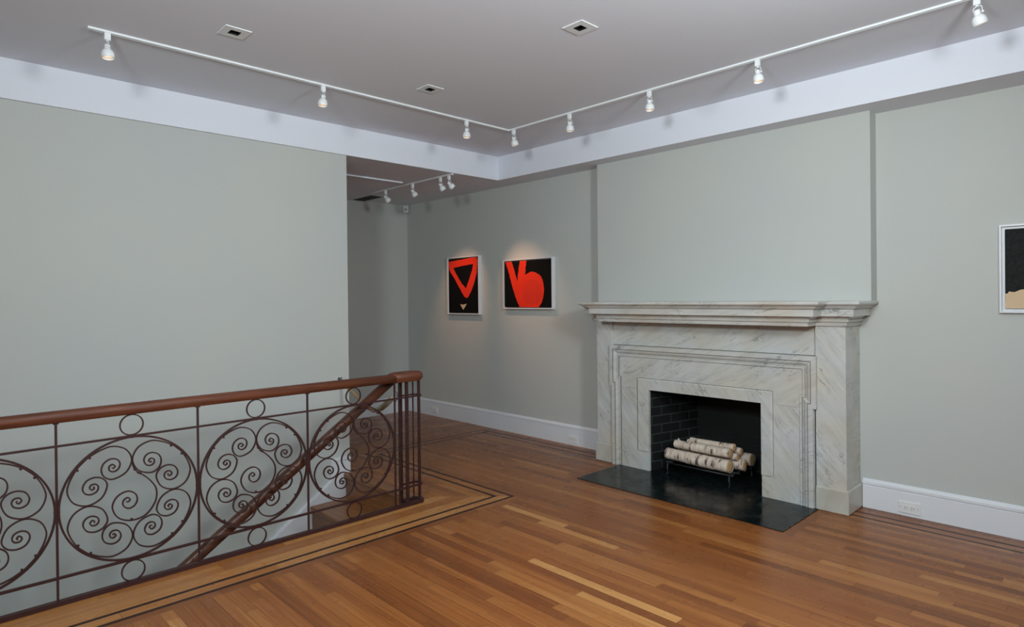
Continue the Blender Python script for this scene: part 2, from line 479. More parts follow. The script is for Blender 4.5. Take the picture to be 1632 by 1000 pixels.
# ------------------------------------------------------------------ mesh helpers
class MB:
    def __init__(self):
        self.v, self.f, self.m, self.s, self.t = [], [], [], [], []

    def face(self, idx, mat=0, smooth=False, tone=0.5):
        self.f.append(idx)
        self.m.append(mat)
        self.s.append(smooth)
        self.t.append(tone)

    def poly(self, pts, mat=0, tone=0.5):
        b = len(self.v)
        self.v += [tuple(p) for p in pts]
        self.face(list(range(b, b + len(pts))), mat, False, tone)

    def box(self, x0, x1, y0, y1, z0, z1, mat=0):
        x0, x1 = sorted((x0, x1))
        y0, y1 = sorted((y0, y1))
        z0, z1 = sorted((z0, z1))
        b = len(self.v)
        self.v += [(x0, y0, z0), (x1, y0, z0), (x1, y1, z0), (x0, y1, z0), (x0, y0, z1), (x1, y0, z1), (x1, y1, z1), (x0, y1, z1)]
        for q in ((3, 2, 1, 0), (4, 5, 6, 7), (0, 1, 5, 4), (1, 2, 6, 5), (2, 3, 7, 6), (3, 0, 4, 7)):
            self.face([b + i for i in q], mat)
        return self

    def cbox(self, x0, x1, y0, y1, z0, z1, c=0.003, mat=0):
        """box with chamfered edges all around (convex hull of three shrunken boxes)"""
        import bmesh
        bm = bmesh.new()
        for sx, ex in ((x0, 1), (x1, -1)):
            for sy, ey in ((y0, 1), (y1, -1)):
                for sz, ez in ((z0, 1), (z1, -1)):
                    bm.verts.new((sx + ex * c, sy + ey * c, sz))
                    bm.verts.new((sx + ex * c, sy, sz + ez * c))
                    bm.verts.new((sx, sy + ey * c, sz + ez * c))
        r = bmesh.ops.convex_hull(bm, input=bm.verts)
        bmesh.ops.dissolve_limit(bm, angle_limit=0.02, verts=bm.verts, edges=bm.edges)
        bm.normal_update()
        b = len(self.v)
        bm.verts.ensure_lookup_table()
        bm.verts.index_update()
        self.v += [tuple(v.co) for v in bm.verts]
        for f in bm.faces:
            self.face([b + v.index for v in f.verts], mat)
        bm.free()
        return self

    def sweep(self, path, section, closed=False, smooth=True, mat=0, up=None, caps=True, scales=None):
        """section: list of 2-D points (a, b) placed in the plane normal to the path; a along side, b along up"""
        n = len(path)
        P = [Vector(p) for p in path]
        up = Vector(up) if up else None
        rings = []
        prev = None
        for i in range(n):
            if closed:
                t = (P[(i + 1) % n] - P[i - 1]).normalized()
            else:
                t = (P[min(i + 1, n - 1)] - P[max(i - 1, 0)]).normalized()
            if up:
                side = t.cross(up).normalized()
            else:
                if prev is None:
                    h = Vector((0, 0, 1)) if abs(t.z) < 0.9 else Vector((1, 0, 0))
                    side = t.cross(h).normalized()
                else:
                    side = (prev - t * prev.dot(t)).normalized()
                prev = side
            u2 = side.cross(t).normalized()
            sc = scales[i] if scales else 1.0
            b = len(self.v)
            for a, c in section:
                self.v.append(tuple(P[i] + side * a * sc + u2 * c * sc))
            rings.append(b)
        k = len(section)
        rng = range(n) if closed else range(n - 1)
        for i in rng:
            a, b = rings[i], rings[(i + 1) % n]
            for j in range(k):
                self.face([a + j, a + (j + 1) % k, b + (j + 1) % k, b + j], mat, smooth)
        if not closed and caps:
            self.face([rings[0] + j for j in range(k)][::-1], mat)
            self.face([rings[-1] + j for j in range(k)], mat)
        return self

    def tube(self, path, r, seg=12, closed=False, mat=0, smooth=True, scales=None):
        return self.sweep(path, [(r * math.cos(2 * math.pi * i / seg), r * math.sin(2 * math.pi * i / seg)) for i in range(seg)],
                          closed, smooth, mat, scales=scales)

    def lathe(self, prof, org=(0, 0, 0), axis=(0, 0, 1), seg=28, mat=0, smooth=True, cap0=True, cap1=True):
        ax = Vector(axis).normalized()
        h = Vector((1, 0, 0)) if abs(ax.x) < 0.9 else Vector((0, 1, 0))
        e1 = (h - ax * h.dot(ax)).normalized()
        e2 = ax.cross(e1)
        rings = []
        for r, z in prof:
            b = len(self.v)
            for i in range(seg):
                a = 2 * math.pi * i / seg
                self.v.append(tuple(Vector(org) + ax * z + e1 * r * math.cos(a) + e2 * r * math.sin(a)))
            rings.append(b)
        for q in range(len(rings) - 1):
            a, b = rings[q], rings[q + 1]
            for i in range(seg):
                j = (i + 1) % seg
                self.face([a + i, a + j, b + j, b + i], mat, smooth)
        if cap0:
            self.face([rings[0] + i for i in range(seg)][::-1], mat)
        if cap1:
            self.face([rings[-1] + i for i in range(seg)], mat)
        return self

    def prism(self, pts2, a0, a1, plane='xz', mat=0):
        """extrude a polygon given in plane xz / xy / yz between a0 and a1 of the other axis"""
        def mk(p, a):
            if plane == 'xz':
                return (p[0], a, p[1])
            if plane == 'xy':
                return (p[0], p[1], a)
            return (a, p[0], p[1])
        b = len(self.v)
        n = len(pts2)
        self.v += [mk(p, a0) for p in pts2] + [mk(p, a1) for p in pts2]
        self.face([b + i for i in range(n)], mat)
        self.face([b + n + i for i in range(n)][::-1], mat)
        for i in range(n):
            j = (i + 1) % n
            self.face([b + i, b + n + i, b + n + j, b + j], mat)
        return self


WL = {}


def obj(name, mb, mats, parent=None, recalc=True, tones=False, loc=None):
    """link the collected geometry as ONE mesh object; vertices are in world coordinates"""
    me = bpy.data.meshes.new(name)
    base = WL[parent.name] if parent else Vector(loc) if loc else Vector((0, 0, 0))
    me.from_pydata([tuple(Vector(v) - base) for v in mb.v], [], mb.f)
    for m_ in (mats if isinstance(mats, (list, tuple)) else [mats]):
        me.materials.append(m_)
    me.polygons.foreach_set('material_index', mb.m)
    me.polygons.foreach_set('use_smooth', mb.s)
    if tones:
        at = me.attributes.new('tone', 'FLOAT', 'FACE')
        at.data.foreach_set('value', mb.t)
    me.update()
    if recalc:
        import bmesh
        bm = bmesh.new()
        bm.from_mesh(me)
        bmesh.ops.recalc_face_normals(bm, faces=bm.faces)
        bm.to_mesh(me)
        bm.free()
    o = bpy.data.objects.new(name, me)
    COL.objects.link(o)
    if parent:
        o.parent = parent
        WL[o.name] = base.copy()
    else:
        o.location = base
        WL[o.name] = base.copy()
    return o


def tag(o, label=None, cat=None, group=None, kind=None):
    if label:
        o['label'] = label
    if cat:
        o['category'] = cat
    if group:
        o['group'] = group
    if kind:
        o['kind'] = kind
    return o


def thing(name, loc, label, cat, group=None):
    o = bpy.data.objects.new(name, None)
    COL.objects.link(o)
    o.location = loc
    o.empty_display_size = 0.05
    WL[o.name] = Vector(loc)
    return tag(o, label, cat, group)


def struct(name, mb, mats, **kw):
    return tag(obj(name, mb, mats, **kw), kind='structure')


def copy_tree(o, parent=None):
    c = o.copy()
    COL.objects.link(c)
    WL[c.name] = WL[o.name].copy()
    if parent:
        c.parent = parent
    for ch in list(o.children):
        copy_tree(ch, c)
    return c


def catmull(pts, sub=8, closed=False):
    P = [Vector(p) for p in pts]
    out = []
    n = len(P)
    for i in range(n if closed else n - 1):
        p0 = P[(i - 1) % n] if (closed or i > 0) else P[0] * 2 - P[1]
        p1, p2 = P[i], P[(i + 1) % n]
        p3 = P[(i + 2) % n] if (closed or i + 2 < n) else P[-1] * 2 - P[-2]
        for k in range(sub):
            t = k / sub
            out.append(0.5 * ((2 * p1) + (p2 - p0) * t + (2 * p0 - 5 * p1 + 4 * p2 - p3) * t * t + (3 * p1 - p0 - 3 * p2 + p3) * t ** 3))
    if not closed:
        out.append(P[-1])
    return out


# ------------------------------------------------------------------ room dimensions (metres)
D = 4.695          # wall with the fireplace
XL = -4.7575       # wall beside the stairs
YLE = 2.6766       # its end at the hallway
XA = -6.805        # far wall of the alcove
ZS, ZC = 2.660, 2.900
XS, YS = -4.7375, 4.3965
XE, YB = 2.3, -3.6  # walls behind / right of the camera
XRAIL = -3.6658
WELL_Y0, WELL_Y1 = -0.85, 2.63
WELL_X = -3.69
OX0, OX1, OZ = -2.945, -2.000, 0.679     # fireplace opening

# walls
mb = MB()
mb.box(XL - 0.14, XL, YB, YLE, -2.7, ZS)
struct('wall_left', mb, M['wall'])
mb = MB()
for x0, x1, z0, z1 in ((XA - 0.1, OX0 - 0.2, -0.1, ZS), (OX1 + 0.2, XE + 0.1, -0.1, ZS), (OX0 - 0.2, OX1 + 0.2, OZ + 0.12, ZS)):
    mb.box(x0, x1, D, D + 0.12, z0, z1)
# chimney breast above the mantel
mb.box(-3.5935, -1.3287, 4.5745, D, 1.395, ZS)
struct('wall_fireplace', mb, M['wall'])
mb = MB()
mb.box(XA - 0.12, XA, 1.4, D, -0.1, ZS)
struct('wall_alcove', mb, M['wall'])
mb = MB()
mb.box(XA, XL - 0.14, 1.3, 1.4, -0.1, ZS)
struct('wall_hall', mb, M['wall'])
mb = MB()
mb.box(XE, XE + 0.1, YB, D, -0.1, ZC)
struct('wall_right', mb, M['wall'])
mb = MB()
mb.box(XL - 0.14, XE + 0.1, YB - 0.1, YB, -0.1, ZC)
struct('wall_back', mb, M['wall'])
mb = MB()
mb.box(WELL_X, WELL_X + 0.08, WELL_Y0 - 0.1, 2.5, -2.7, -0.035)
mb.box(XL, WELL_X + 0.08, WELL_Y0 - 0.18, WELL_Y0 - 0.1, -2.7, -0.035)
struct('wall_stairwell', mb, M['wall'])

# recessed fixtures cut holes in the ceiling
RECESS = [(-3.470, 1.290), (-2.165, 2.622), (-3.508, 2.622)]
HR = 0.030


def plate_with_holes(mb, x0, x1, y0, y1, z, holes, flip=True, mat=0):
    xs = sorted({x0, x1, *[h[0] for h in holes], *[h[1] for h in holes]})
    ys = sorted({y0, y1, *[h[2] for h in holes], *[h[3] for h in holes]})
    for i in range(len(xs) - 1):
        for j in range(len(ys) - 1):
            cx, cy = (xs[i] + xs[i + 1]) / 2, (ys[j] + ys[j + 1]) / 2
            if any(h[0] < cx < h[1] and h[2] < cy < h[3] for h in holes):
                continue
            p = [(xs[i], ys[j], z), (xs[i], ys[j + 1], z), (xs[i + 1], ys[j + 1], z), (xs[i + 1], ys[j], z)]
            mb.poly(p if flip else p[::-1], mat)


mb = MB()
plate_with_holes(mb, XS, XE, YB, YS, ZC, [(x - HR, x + HR, y - HR, y + HR) for x, y in RECESS])
# dropped border: faces then underside
mb.poly([(XS, YB, ZS), (XS, YS, ZS), (XS, YS, ZC), (XS, YB, ZC)])
mb.poly([(XS, YS, ZS), (XE, YS, ZS), (XE, YS, ZC), (XS, YS, ZC)])
mb.poly([(XA, 1.4, ZS), (XA, D, ZS), (XS, D, ZS), (XS, 1.4, ZS)])
mb.poly([(XL - 0.1, YB, ZS), (XL - 0.1, 1.4, ZS), (XS, 1.4, ZS), (XS, YB, ZS)])
mb.poly([(XS, YS, ZS), (XS, D, ZS), (XE, D, ZS), (XE, YS, ZS)])
struct('ceiling', mb, M['white'], recalc=False)

# ------------------------------------------------------------------ floor: every plank laid in its region
PW = 0.0575


def clip(poly, a, b, c):
    """keep a*x+b*y<=c"""
    out = []
    n = len(poly)
    for i in range(n):
        p, q = poly[i], poly[(i + 1) % n]
        dp, dq = a * p[0] + b * p[1] - c, a * q[0] + b * q[1] - c
        if dp <= 0:
            out.append(p)
        if dp * dq < 0:
            t = dp / (dp - dq)
            out.append((p[0] + t * (q[0] - p[0]), p[1] + t * (q[1] - p[1])))
    return out


def clip_convex(poly, region):
    n = len(region)
    area = sum(region[i][0] * region[(i + 1) % n][1] - region[(i + 1) % n][0] * region[i][1] for i in range(n))
    reg = region if area > 0 else region[::-1]
    for i in range(n):
        p, q = reg[i], reg[(i + 1) % n]
        ex, ey = q[0] - p[0], q[1] - p[1]
        a, b = ey, -ex
        poly = clip(poly, a, b, a * p[0] + b * p[1])
        if len(poly) < 3:
            return []
    return poly


def tone_pick(rng):
    r = rng.random()
    if r < 0.02:
        return rng.uniform(0.62, 0.72)
    if r < 0.22:
        return rng.uniform(0.50, 0.60)
    if r < 0.82:
        return rng.uniform(0.34, 0.50)
    return rng.uniform(0.22, 0.33)


floor = MB()
HERO = [(-3.195, -2.62, 3.000, 0.80), (-2.80, -2.18, 2.940, 0.74), (-2.43, -1.50, 2.475, 0.86), (-1.99, -1.45, 2.345, 0.80), (-1.30, -0.75, 3.55, 0.66), (-2.45, -1.55, 2.215, 0.62)]


def lay(region, along, org, rng, width=PW, tone=None, lmin=0.5, lmax=1.7, heroes=()):
    xs = [p[0] for p in region]
    ys = [p[1] for p in region]
    g = 0.0006
    lo, hi = (min(ys), max(ys)) if along == 'x' else (min(xs), max(xs))
    s0, s1 = (min(xs), max(xs)) if along == 'x' else (min(ys), max(ys))
    k = math.floor((lo - org) / width)
    while org + k * width < hi:
        a0, a1 = org + k * width + g, org + (k + 1) * width - g
        cuts = []
        hs = [h for h in heroes if a0 <= h[2] <= a1]
        if hs:
            h = hs[0]
            s = h[0]
            segs = [(h[0], h[1], h[3])]
            s = h[0]
            while s > s0:
                L = rng.uniform(lmin, lmax)
                segs.append((s - L, s, min(0.46, tone_pick(rng))))
                s -= L
            s = h[1]
            while s < s1:
                L = rng.uniform(lmin, lmax)
                segs.append((s, s + L, tone_pick(rng)))
                s += L
        else:
            s = s0 - rng.uniform(0, lmax)
            segs = []
            while s < s1:
                L = rng.uniform(lmin, lmax)
                segs.append((s, s + L, tone_pick(rng) if tone is None else rng.uniform(*tone)))
                s += L
        for b0, b1, tn in segs:
            b0 += g
            b1 -= g
            q = [(b0, a0), (b1, a0), (b1, a1), (b0, a1)] if along == 'x' else [(a0, b0), (a1, b0), (a1, b1), (a0, b1)]
            c = clip_convex(q, region)
            if len(c) >= 3:
                n = len(c)
                ar = sum(c[i][0] * c[(i + 1) % n][1] - c[(i + 1) % n][0] * c[i][1] for i in range(n))
                if ar < 0:
                    c = c[::-1]
                floor.poly([(x, y, 0.0) for x, y in c], 0 if along == 'x' else 1, tn)
        k += 1


def strip(region):
    n = len(region)
    ar = sum(region[i][0] * region[(i + 1) % n][1] - region[(i + 1) % n][0] * region[i][1] for i in range(n))
    if ar < 0:
        region = region[::-1]
    floor.poly([(x, y, 0.0) for x, y in region], 2, 0.1)


rg = random.Random(11)
# border line positions: outer and inner dark inlay around the stair opening
AX1, AX0 = -3.298, -3.390      # lines parallel to the railing
BY1, BY0 = 3.172, 3.080        # lines across, beyond the stair head
CX0, CX1 = -5.190, -5.088      # lines across the alcove mouth
DY1, DY0 = 4.545, 4.455        # lines along the fireplace wall
T = 0.012
HX0, HX1, HY0 = -3.250, -1.612, 3.840    # hearth slab
HB = 0.062
# main field, laid along x, in convex pieces around the hearth
E0 = AX1 + T
f_left = E0 + 0.055
lay([(E0, YB), (f_left, YB), (f_left, BY1 + T), (E0, BY1 + T)], 'y', E0, rg, 0.055)
for reg in ([(f_left, YB), (XE, YB), (XE, HY0 - HB), (f_left, HY0 - HB)],
            [(CX1 + T, BY1 + T), (f_left, BY1 + T), (f_left, HY0 - HB), (CX1 + T, HY0 - HB)]):
    pass
rg2 = random.Random(5)


def lay_multi(regions, along, org, rng, heroes=()):
    """the same plank pattern continued over several touching regions"""
    state = rng.getstate()
    bx = (min(p[0] for r in regions for p in r), max(p[0] for r in regions for p in r))
    by = (min(p[1] for r in regions for p in r), max(p[1] for r in regions for p in r))
    lo, hi = (by if along == 'x' else bx)
    s0, s1 = (bx if along == 'x' else by)
    k = math.floor((lo - org) / PW)
    g = 0.0006
    while org + k * PW < hi:
        a0, a1 = org + k * PW + g, org + (k + 1) * PW - g
        hs = [h for h in heroes if a0 <= h[2] <= a1]
        segs = []
        if hs:
            h = hs[0]
            segs.append((h[0], h[1], h[3]))
            s = h[0]
            while s > s0:
                L = rng.uniform(0.5, 1.7)
                segs.append((s - L, s, min(0.46, tone_pick(rng))))
                s -= L
            s = h[1]
        else:
            s = s0 - rng.uniform(0, 1.7)
        while s < s1:
            L = rng.uniform(0.45, 1.7)
            tn = tone_pick(rng)
            segs.append((s, s + L, min(tn, 0.46) if hs else tn))
            s += L
        for b0, b1, tn in segs:
            b0 += g
            b1 -= g
            q = [(b0, a0), (b1, a0), (b1, a1), (b0, a1)] if along == 'x' else [(a0, b0), (a1, b0), (a1, b1), (a0, b1)]
            for region in regions:
                c = clip_convex(q, region)
                if len(c) >= 3:
                    floor.poly([(x, y, 0.0) for x, y in c], 0 if along == 'x' else 1, tn)
        k += 1


R = lambda x0, x1, y0, y1: [(x0, y0), (x1, y0), (x1, y1), (x0, y1)]
lay_multi([R(f_left, XE, YB, BY1 + T), R(CX1 + T, XE, BY1 + T, HY0 - HB),
           R(CX1 + T, HX0 - HB, HY0 - HB, DY0 - T), R(HX1 + HB, XE, HY0 - HB, DY0 - T)], 'x', 2.325 + 0.0005, rg2, HERO)
# ring of planks around the hearth
lay([(HX0 - HB, HY0 - HB), (HX1 + HB, HY0 - HB), (HX1, HY0), (HX0, HY0)], 'x', HY0 - HB, rg, HB, tone=(0.3, 0.45))
lay([(HX0 - HB, HY0 - HB), (HX0, HY0), (HX0, 4.44), (HX0 - HB, 4.44)], 'y', HX0 - HB, rg, HB, tone=(0.3, 0.42))
lay([(HX1 + HB, HY0 - HB), (HX1 + HB, 4.44), (HX1, 4.44), (HX1, HY0)], 'y', HX1, rg, HB, tone=(0.30, 0.38))
# under the piers and along the wall beyond the double line
lay(R(CX1 + T, HX0 - HB, DY0 + T, DY1 - T), 'x', DY0 + T, rg, DY1 - DY0 - 2 * T, tone=(0.42, 0.5))
lay(R(HX1 + HB, XE, DY0 + T, DY1 - T), 'x', DY0 + T, rg, DY1 - DY0 - 2 * T, tone=(0.42, 0.5))
strip(R(CX1 + T, HX0 - HB, DY0 - T, DY0 + T))
strip(R(HX1 + HB, XE, DY0 - T, DY0 + T))
strip([(CX0 - T, DY1 + T), (CX0 + T, DY1 - T), (HX0 - HB, DY1 - T), (HX0 - HB, DY1 + T)])
strip(R(HX1 + HB, XE, DY1 - T, DY1 + T))
lay(R(CX0 + T, HX0 - HB, DY1 + T, D), 'x', DY1 + T, rg, 0.0705)
lay(R(HX1 + HB, XE, DY1 + T, D), 'x', DY1 + T, rg, 0.0705)
lay(R(HX0 - HB, HX1 + HB, 4.44, D), 'x', 4.44, rg)
# lines across the alcove mouth
lay([(CX0 + T, BY1 + T), (CX1 - T, BY1 + T), (CX1 - T, DY1 - T), (CX0 + T, DY1 - T)], 'y', CX0 + T, rg, CX1 - CX0 - 2 * T, tone=(0.42, 0.5))
strip([(CX1 - T, BY1 - T), (CX1 + T, BY1 + T), (CX1 + T, DY0 - T), (CX1 - T, DY0 + T)])
strip([(CX0 - T, BY0 - T), (CX0 + T, BY0 + T), (CX0 + T, DY1 - T), (CX0 - T, DY1 + T)])
strip([(CX1 - T, DY0 + T), (CX1 + T, DY0 - T), (CX1 + T, DY0 + T), (CX1 - T, DY0 + T)])
# lines across beyond the stair head
strip([(CX1 - T, BY1 - T), (AX1 - T, BY1 - T), (AX1 + T, BY1 + T), (CX1 + T, BY1 + T)])
strip([(CX0 - T, BY0 - T), (AX0 - T, BY0 - T), (AX0 + T, BY0 + T), (CX0 + T, BY0 + T)])
lay([(CX0 + T, BY0 + T), (AX0 + T, BY0 + T), (AX1 - T, BY1 - T), (CX0 + T, BY1 - T)], 'x', BY0 + T, rg, BY1 - BY0 - 2 * T, tone=(0.36, 0.55))
lay([(CX0 + T, BY1 - T), (CX1 - T, BY1 - T), (CX1 - T, BY1 + T), (CX0 + T, BY1 + T)], 'y', CX0 + T, rg, 0.09, tone=(0.4, 0.45))
# lines beside the railing
strip([(AX1 - T, YB), (AX1 + T, YB), (AX1 + T, BY1 + T), (AX1 - T, BY1 - T)])
strip([(AX0 - T, YB), (AX0 + T, YB), (AX0 + T, BY0 + T), (AX0 - T, BY0 - T)])
lay([(AX0 + T, YB), (AX1 - T, YB), (AX1 - T, BY1 - T), (AX0 + T, BY0 + T)], 'y', AX0 + T, rg, AX1 - AX0 - 2 * T, tone=(0.55, 0.8))
# planks between the lines and the railing, mitred into the hallway planks
mx0 = AX0 - T - (BY0 - T - 2.62)
lay([(WELL_X - 0.01, YB), (AX0 - T, YB), (AX0 - T, BY0 - T), (WELL_X - 0.01, BY0 - T - (AX0 - T - WELL_X + 0.01))], 'y', AX0 - T - 0.30, rg, 0.10, tone=(0.5, 0.82))
ym_ = BY0 - T - (AX0 - T - WELL_X + 0.01)
lay_multi([[(XL - 0.14, 2.655), (WELL_X - 0.01, 2.655), (WELL_X - 0.01, BY0 - T), (XL - 0.14, BY0 - T)], [(WELL_X - 0.01, ym_), (AX0 - T, BY0 - T), (WELL_X - 0.01, BY0 - T)]], 'x', BY0 - T - 0.0575 * 8, rg)
lay([(CX0 - T, BY0 - T), (XL - 0.14, BY0 - T), (XL - 0.14, 1.4), (-5.6, 1.4)], 'x', BY0 - T - 0.0575 * 40, rg)
lay([(XA, 1.4), (-5.6, 1.4), (CX0 - T, BY0 - T), (CX0 - T, D), (XA, D)], 'y', CX0 - T - 0.0575 * 40, rg)
lay(R(CX0 - T, CX0 + T, DY1 + T, D), 'y', CX0 - T, rg, 0.02)
# behind the end of the stair opening
lay(R(XL, WELL_X - 0.01, YB, WELL_Y0 - 0.1), 'y', XL, rg)
floor_o = struct('floor', floor, [M['px'], M['py'], M['inlay']], recalc=False, tones=True)
# sub-floor seen in the plank gaps and as the floor's thickness
mb = MB()
z0, z1 = -0.035, -0.0012
mb.box(WELL_X - 0.005, XE, YB, D + 0.0, z0, z1)
mb.box(XL, WELL_X - 0.005, WELL_Y1 + 0.03, D, z0, z1)
mb.box(XA, XL - 0.14, 1.4, WELL_Y1 + 0.03, z0, z1)
mb.box(XA, XL, WELL_Y1 + 0.05, D, z0, z1)
mb.box(XL, WELL_X - 0.005, YB, WELL_Y0 - 0.1, z0, z1)
struct('trim_1', mb, M['gap'])

# ------------------------------------------------------------------ baseboards
BB = [(0.0, 0.0), (0.018, 0.0), (0.018, 0.150), (0.013, 0.153), (0.013, 0.158), (0.022, 0.162), (0.022, 0.178), (0.016, 0.184), (0.010, 0.190), (0.007, 0.1955), (0.0, 0.1955)]


def baseboard(mb, p0, p1, nrm):
    """profile extruded from p0 to p1, standing off the wall along nrm"""
    b = len(mb.v)
    k = len(BB)
    for p in (p0, p1):
        for d, z in BB:
            mb.v.append((p[0] + nrm[0] * d, p[1] + nrm[1] * d, z))
    for j in range(k):
        mb.face([b + j, b + (j + 1) % k, b + k + (j + 1) % k, b + k + j])
    mb.face([b + j for j in range(k)])
    mb.face([b + k + j for j in range(k)][::-1])


mb = MB()
baseboard(mb, (XA, D), (-3.512, D), (0, -1))
struct('baseboard_fireplace', mb, M['trim'])
mb = MB()
baseboard(mb, (-1.421, D), (XE, D), (0, -1))
struct('baseboard_right', mb, M['trim'])
mb = MB()
baseboard(mb, (XA, 1.4), (XA, D - 0.022), (1, 0))
struct('baseboard_alcove', mb, M['trim'])

# stair skirting: short level piece, then the slope down the wall
NX, RUN, RISE = 0.04, 0.30, 0.205
SLOPE = RISE / RUN
mb = MB()


def strip_yz(mb, pts, x0, x1):
    mb.prism(pts, x0, x1, 'yz')


sl = SLOPE
ytop = 2.500
low = lambda y, off: off - (ytop - y) * sl
strip_yz(mb, [(ytop, -0.25), (YLE, -0.25), (YLE, 0.115), (ytop, 0.115)], XL, XL + 0.012)
strip_yz(mb, [(ytop, 0.115), (YLE, 0.115), (YLE, 0.140), (ytop, 0.140)], XL, XL + 0.022)
strip_yz(mb, [(ytop - 0.004, -0.02), (ytop + 0.016, -0.02), (ytop + 0.016, 0.140), (ytop - 0.004, 0.140)], XL, XL + 0.020)
yb = WELL_Y0
strip_yz(mb, [(yb, low(yb, -0.40)), (ytop, -0.40), (ytop, -0.075), (yb, low(yb, -0.075))], XL, XL + 0.012)
strip_yz(mb, [(yb, low(yb, -0.078)), (ytop, -0.078), (ytop + 0.016, -0.042), (ytop + 0.016, -0.026), (ytop, -0.030), (yb, low(yb, -0.030))], XL, XL + 0.022)
strip_yz(mb, [(yb, low(yb, -0.052)), (ytop, -0.052), (ytop, -0.041), (yb, low(yb, -0.041))], XL, XL + 0.028)
struct('baseboard_stairs', mb, M['trim'])

# ------------------------------------------------------------------ staircase (only its head shows through the railing)
stair = thing('staircase', (-4.22, 2.63, 0), 'oak staircase descending along the pale wall behind the scrolled iron railing', 'stairs')
mb = MB()
mb.cbox(XL + 0.013, WELL_X - 0.012, 2.610, 2.700, -0.036, 0.0005, 0.006)
obj('landing_nosing', mb, M['oakstep'], stair)
for i in range(11):
    yr = WELL_Y1 - i * RUN
    zt = -RISE * (i + 1)
    mb = MB()
    mb.box(XL + 0.013, WELL_X - 0.012, yr, yr + 0.018, zt + 0.0, -RISE * i - 0.037)
    obj('riser', mb, M['oakstep'], stair)
    mb = MB()
    mb.cbox(XL + 0.013, WELL_X - 0.012, yr - RUN - 0.02, yr + 0.017, zt - 0.034, zt, 0.006)
    obj('tread', mb, M['oakstep'], stair)
mb = MB()
mb.box(XL, WELL_X, WELL_Y0 - 0.1, WELL_Y1, -2.72, -2.70)
struct('floor_below', mb, M['oakstep'])

# ------------------------------------------------------------------ iron railing
S = 0.634
Y0 = 0.5075
RC = S / 2
ZMID = 0.4477
railing = thing('iron_railing', (XRAIL, 0.8, 0), 'maroon wrought iron railing with scrolled circles under a reddish wooden handrail', 'railing')
YN = 2.60      # newel end
YBK = -0.80


def hrail_section(wd, ht):
    pts = []
    hw, hh = wd / 2, ht / 2
    prof = [(-0.62, -1), (-0.80, -0.92), (-0.84, -0.62), (-1.0, -0.40), (-1.0, 0.15), (-0.93, 0.55), (-0.70, 0.86), (-0.30, 1.0)]
    pts = [(a * hw, b * hh) for a, b in prof]
    pts += [(-a * hw, b * hh) for a, b in prof[::-1]]
    return pts


# handrail body + rounded terminal cap, two parts of one rail
mb = MB()
ZH = 0.902
mb.sweep([(XRAIL - 0.012, YBK, ZH), (XRAIL - 0.012, 1.0, ZH), (XRAIL - 0.012, 2.50, ZH)], hrail_section(0.070, 0.056), smooth=True, up=(0, 0, 1))
obj('handrail', mb, M['rail'], railing)
mb = MB()
cap_xy = []
cx_, wy = XRAIL - 0.030, 0.068
for i in range(19):
    a = -math.pi / 2 + math.pi * i / 18
    cap_xy.append((wy * math.sin(a), 0.055 * math.cos(a)))
outline = [(cx_ + 0.040, 2.385), (cx_ + wy, 2.450)] + [(cx_ + wy * math.cos(math.pi * i / 16), 2.580 + 0.075 * math.sin(math.pi * i / 16)) for i in range(17)] + [(cx_ - wy, 2.450), (cx_ - 0.03, 2.385)]
n = len(outline)
ccx, ccy = cx_, 2.52
layers = [(0.872, 0.84), (0.876, 0.90), (0.884, 0.93), (0.890, 1.0), (0.912, 1.0), (0.924, 0.965), (0.932, 0.89), (0.936, 0.75)]
b0 = len(mb.v)
for z, s in layers:
    for x, y in outline:
        mb.v.append((ccx + (x - ccx) * s, ccy + (y - ccy) * s, z))
for q in range(len(layers) - 1):
    for i in range(n):
        j = (i + 1) % n
        mb.face([b0 + q * n + i, b0 + q * n + j, b0 + (q + 1) * n + j, b0 + (q + 1) * n + i], 0, True)
mb.face([b0 + i for i in range(n)][::-1])
mb.face([b0 + (len(layers) - 1) * n + i for i in range(n)])
obj('handrail_cap', mb, M['rail'], railing)


def bar_loop(z, wd, ht):
    """straight bar that turns back on itself round the newel end"""
    xr = XRAIL
    rr = 0.040
    path = [(xr, YBK, z), (xr, 1.0, z), (xr, 2.47, z), (xr, 2.590, z)]
    for i in range(1, 12):
        a = math.pi * i / 12
        path.append((xr - rr + rr * math.cos(a), 2.612 + 0.034 * math.sin(a), z))
    path += [(xr - 2 * rr, 2.59, z), (xr - 2 * rr, 2.515, z)]
    m_ = MB()
    m_.sweep(path, [(-wd / 2, -ht / 2), (wd / 2, -ht / 2), (wd / 2, ht / 2), (-wd / 2, ht / 2)], smooth=False, up=(0, 0, 1))
    return m_


obj('top_bar', bar_loop(0.762, 0.012, 0.010), M['iron'], railing)
obj('bottom_bar', bar_loop(0.131, 0.014, 0.012), M['iron'], railing)
obj('base_rail', bar_loop(0.0120, 0.030, 0.022), M['iron'], railing)
for k in range(-2, 4):
    y = Y0 + k * S
    mb = MB()
    t = 0.0050
    mb.box(XRAIL - t, XRAIL + t, y - t, y + t, 0.018, 0.878)
    mb.box(XRAIL - 0.009, XRAIL + 0.009, y - 0.011, y + 0.011, 0.868, 0.876)
    obj('baluster', mb, M['iron'], railing)
for x, y, t in ((XRAIL - 0.080, 2.508, 0.0105), (XRAIL, 2.508, 0.0095), (XRAIL - 0.074, 2.612, 0.0038), (XRAIL - 0.002, 2.612, 0.0078)):
    mb = MB()
    mb.box(x - t, x + t, y - t, y + t, 0.004, 0.880)
    obj('newel_post', mb, M['iron'], railing)

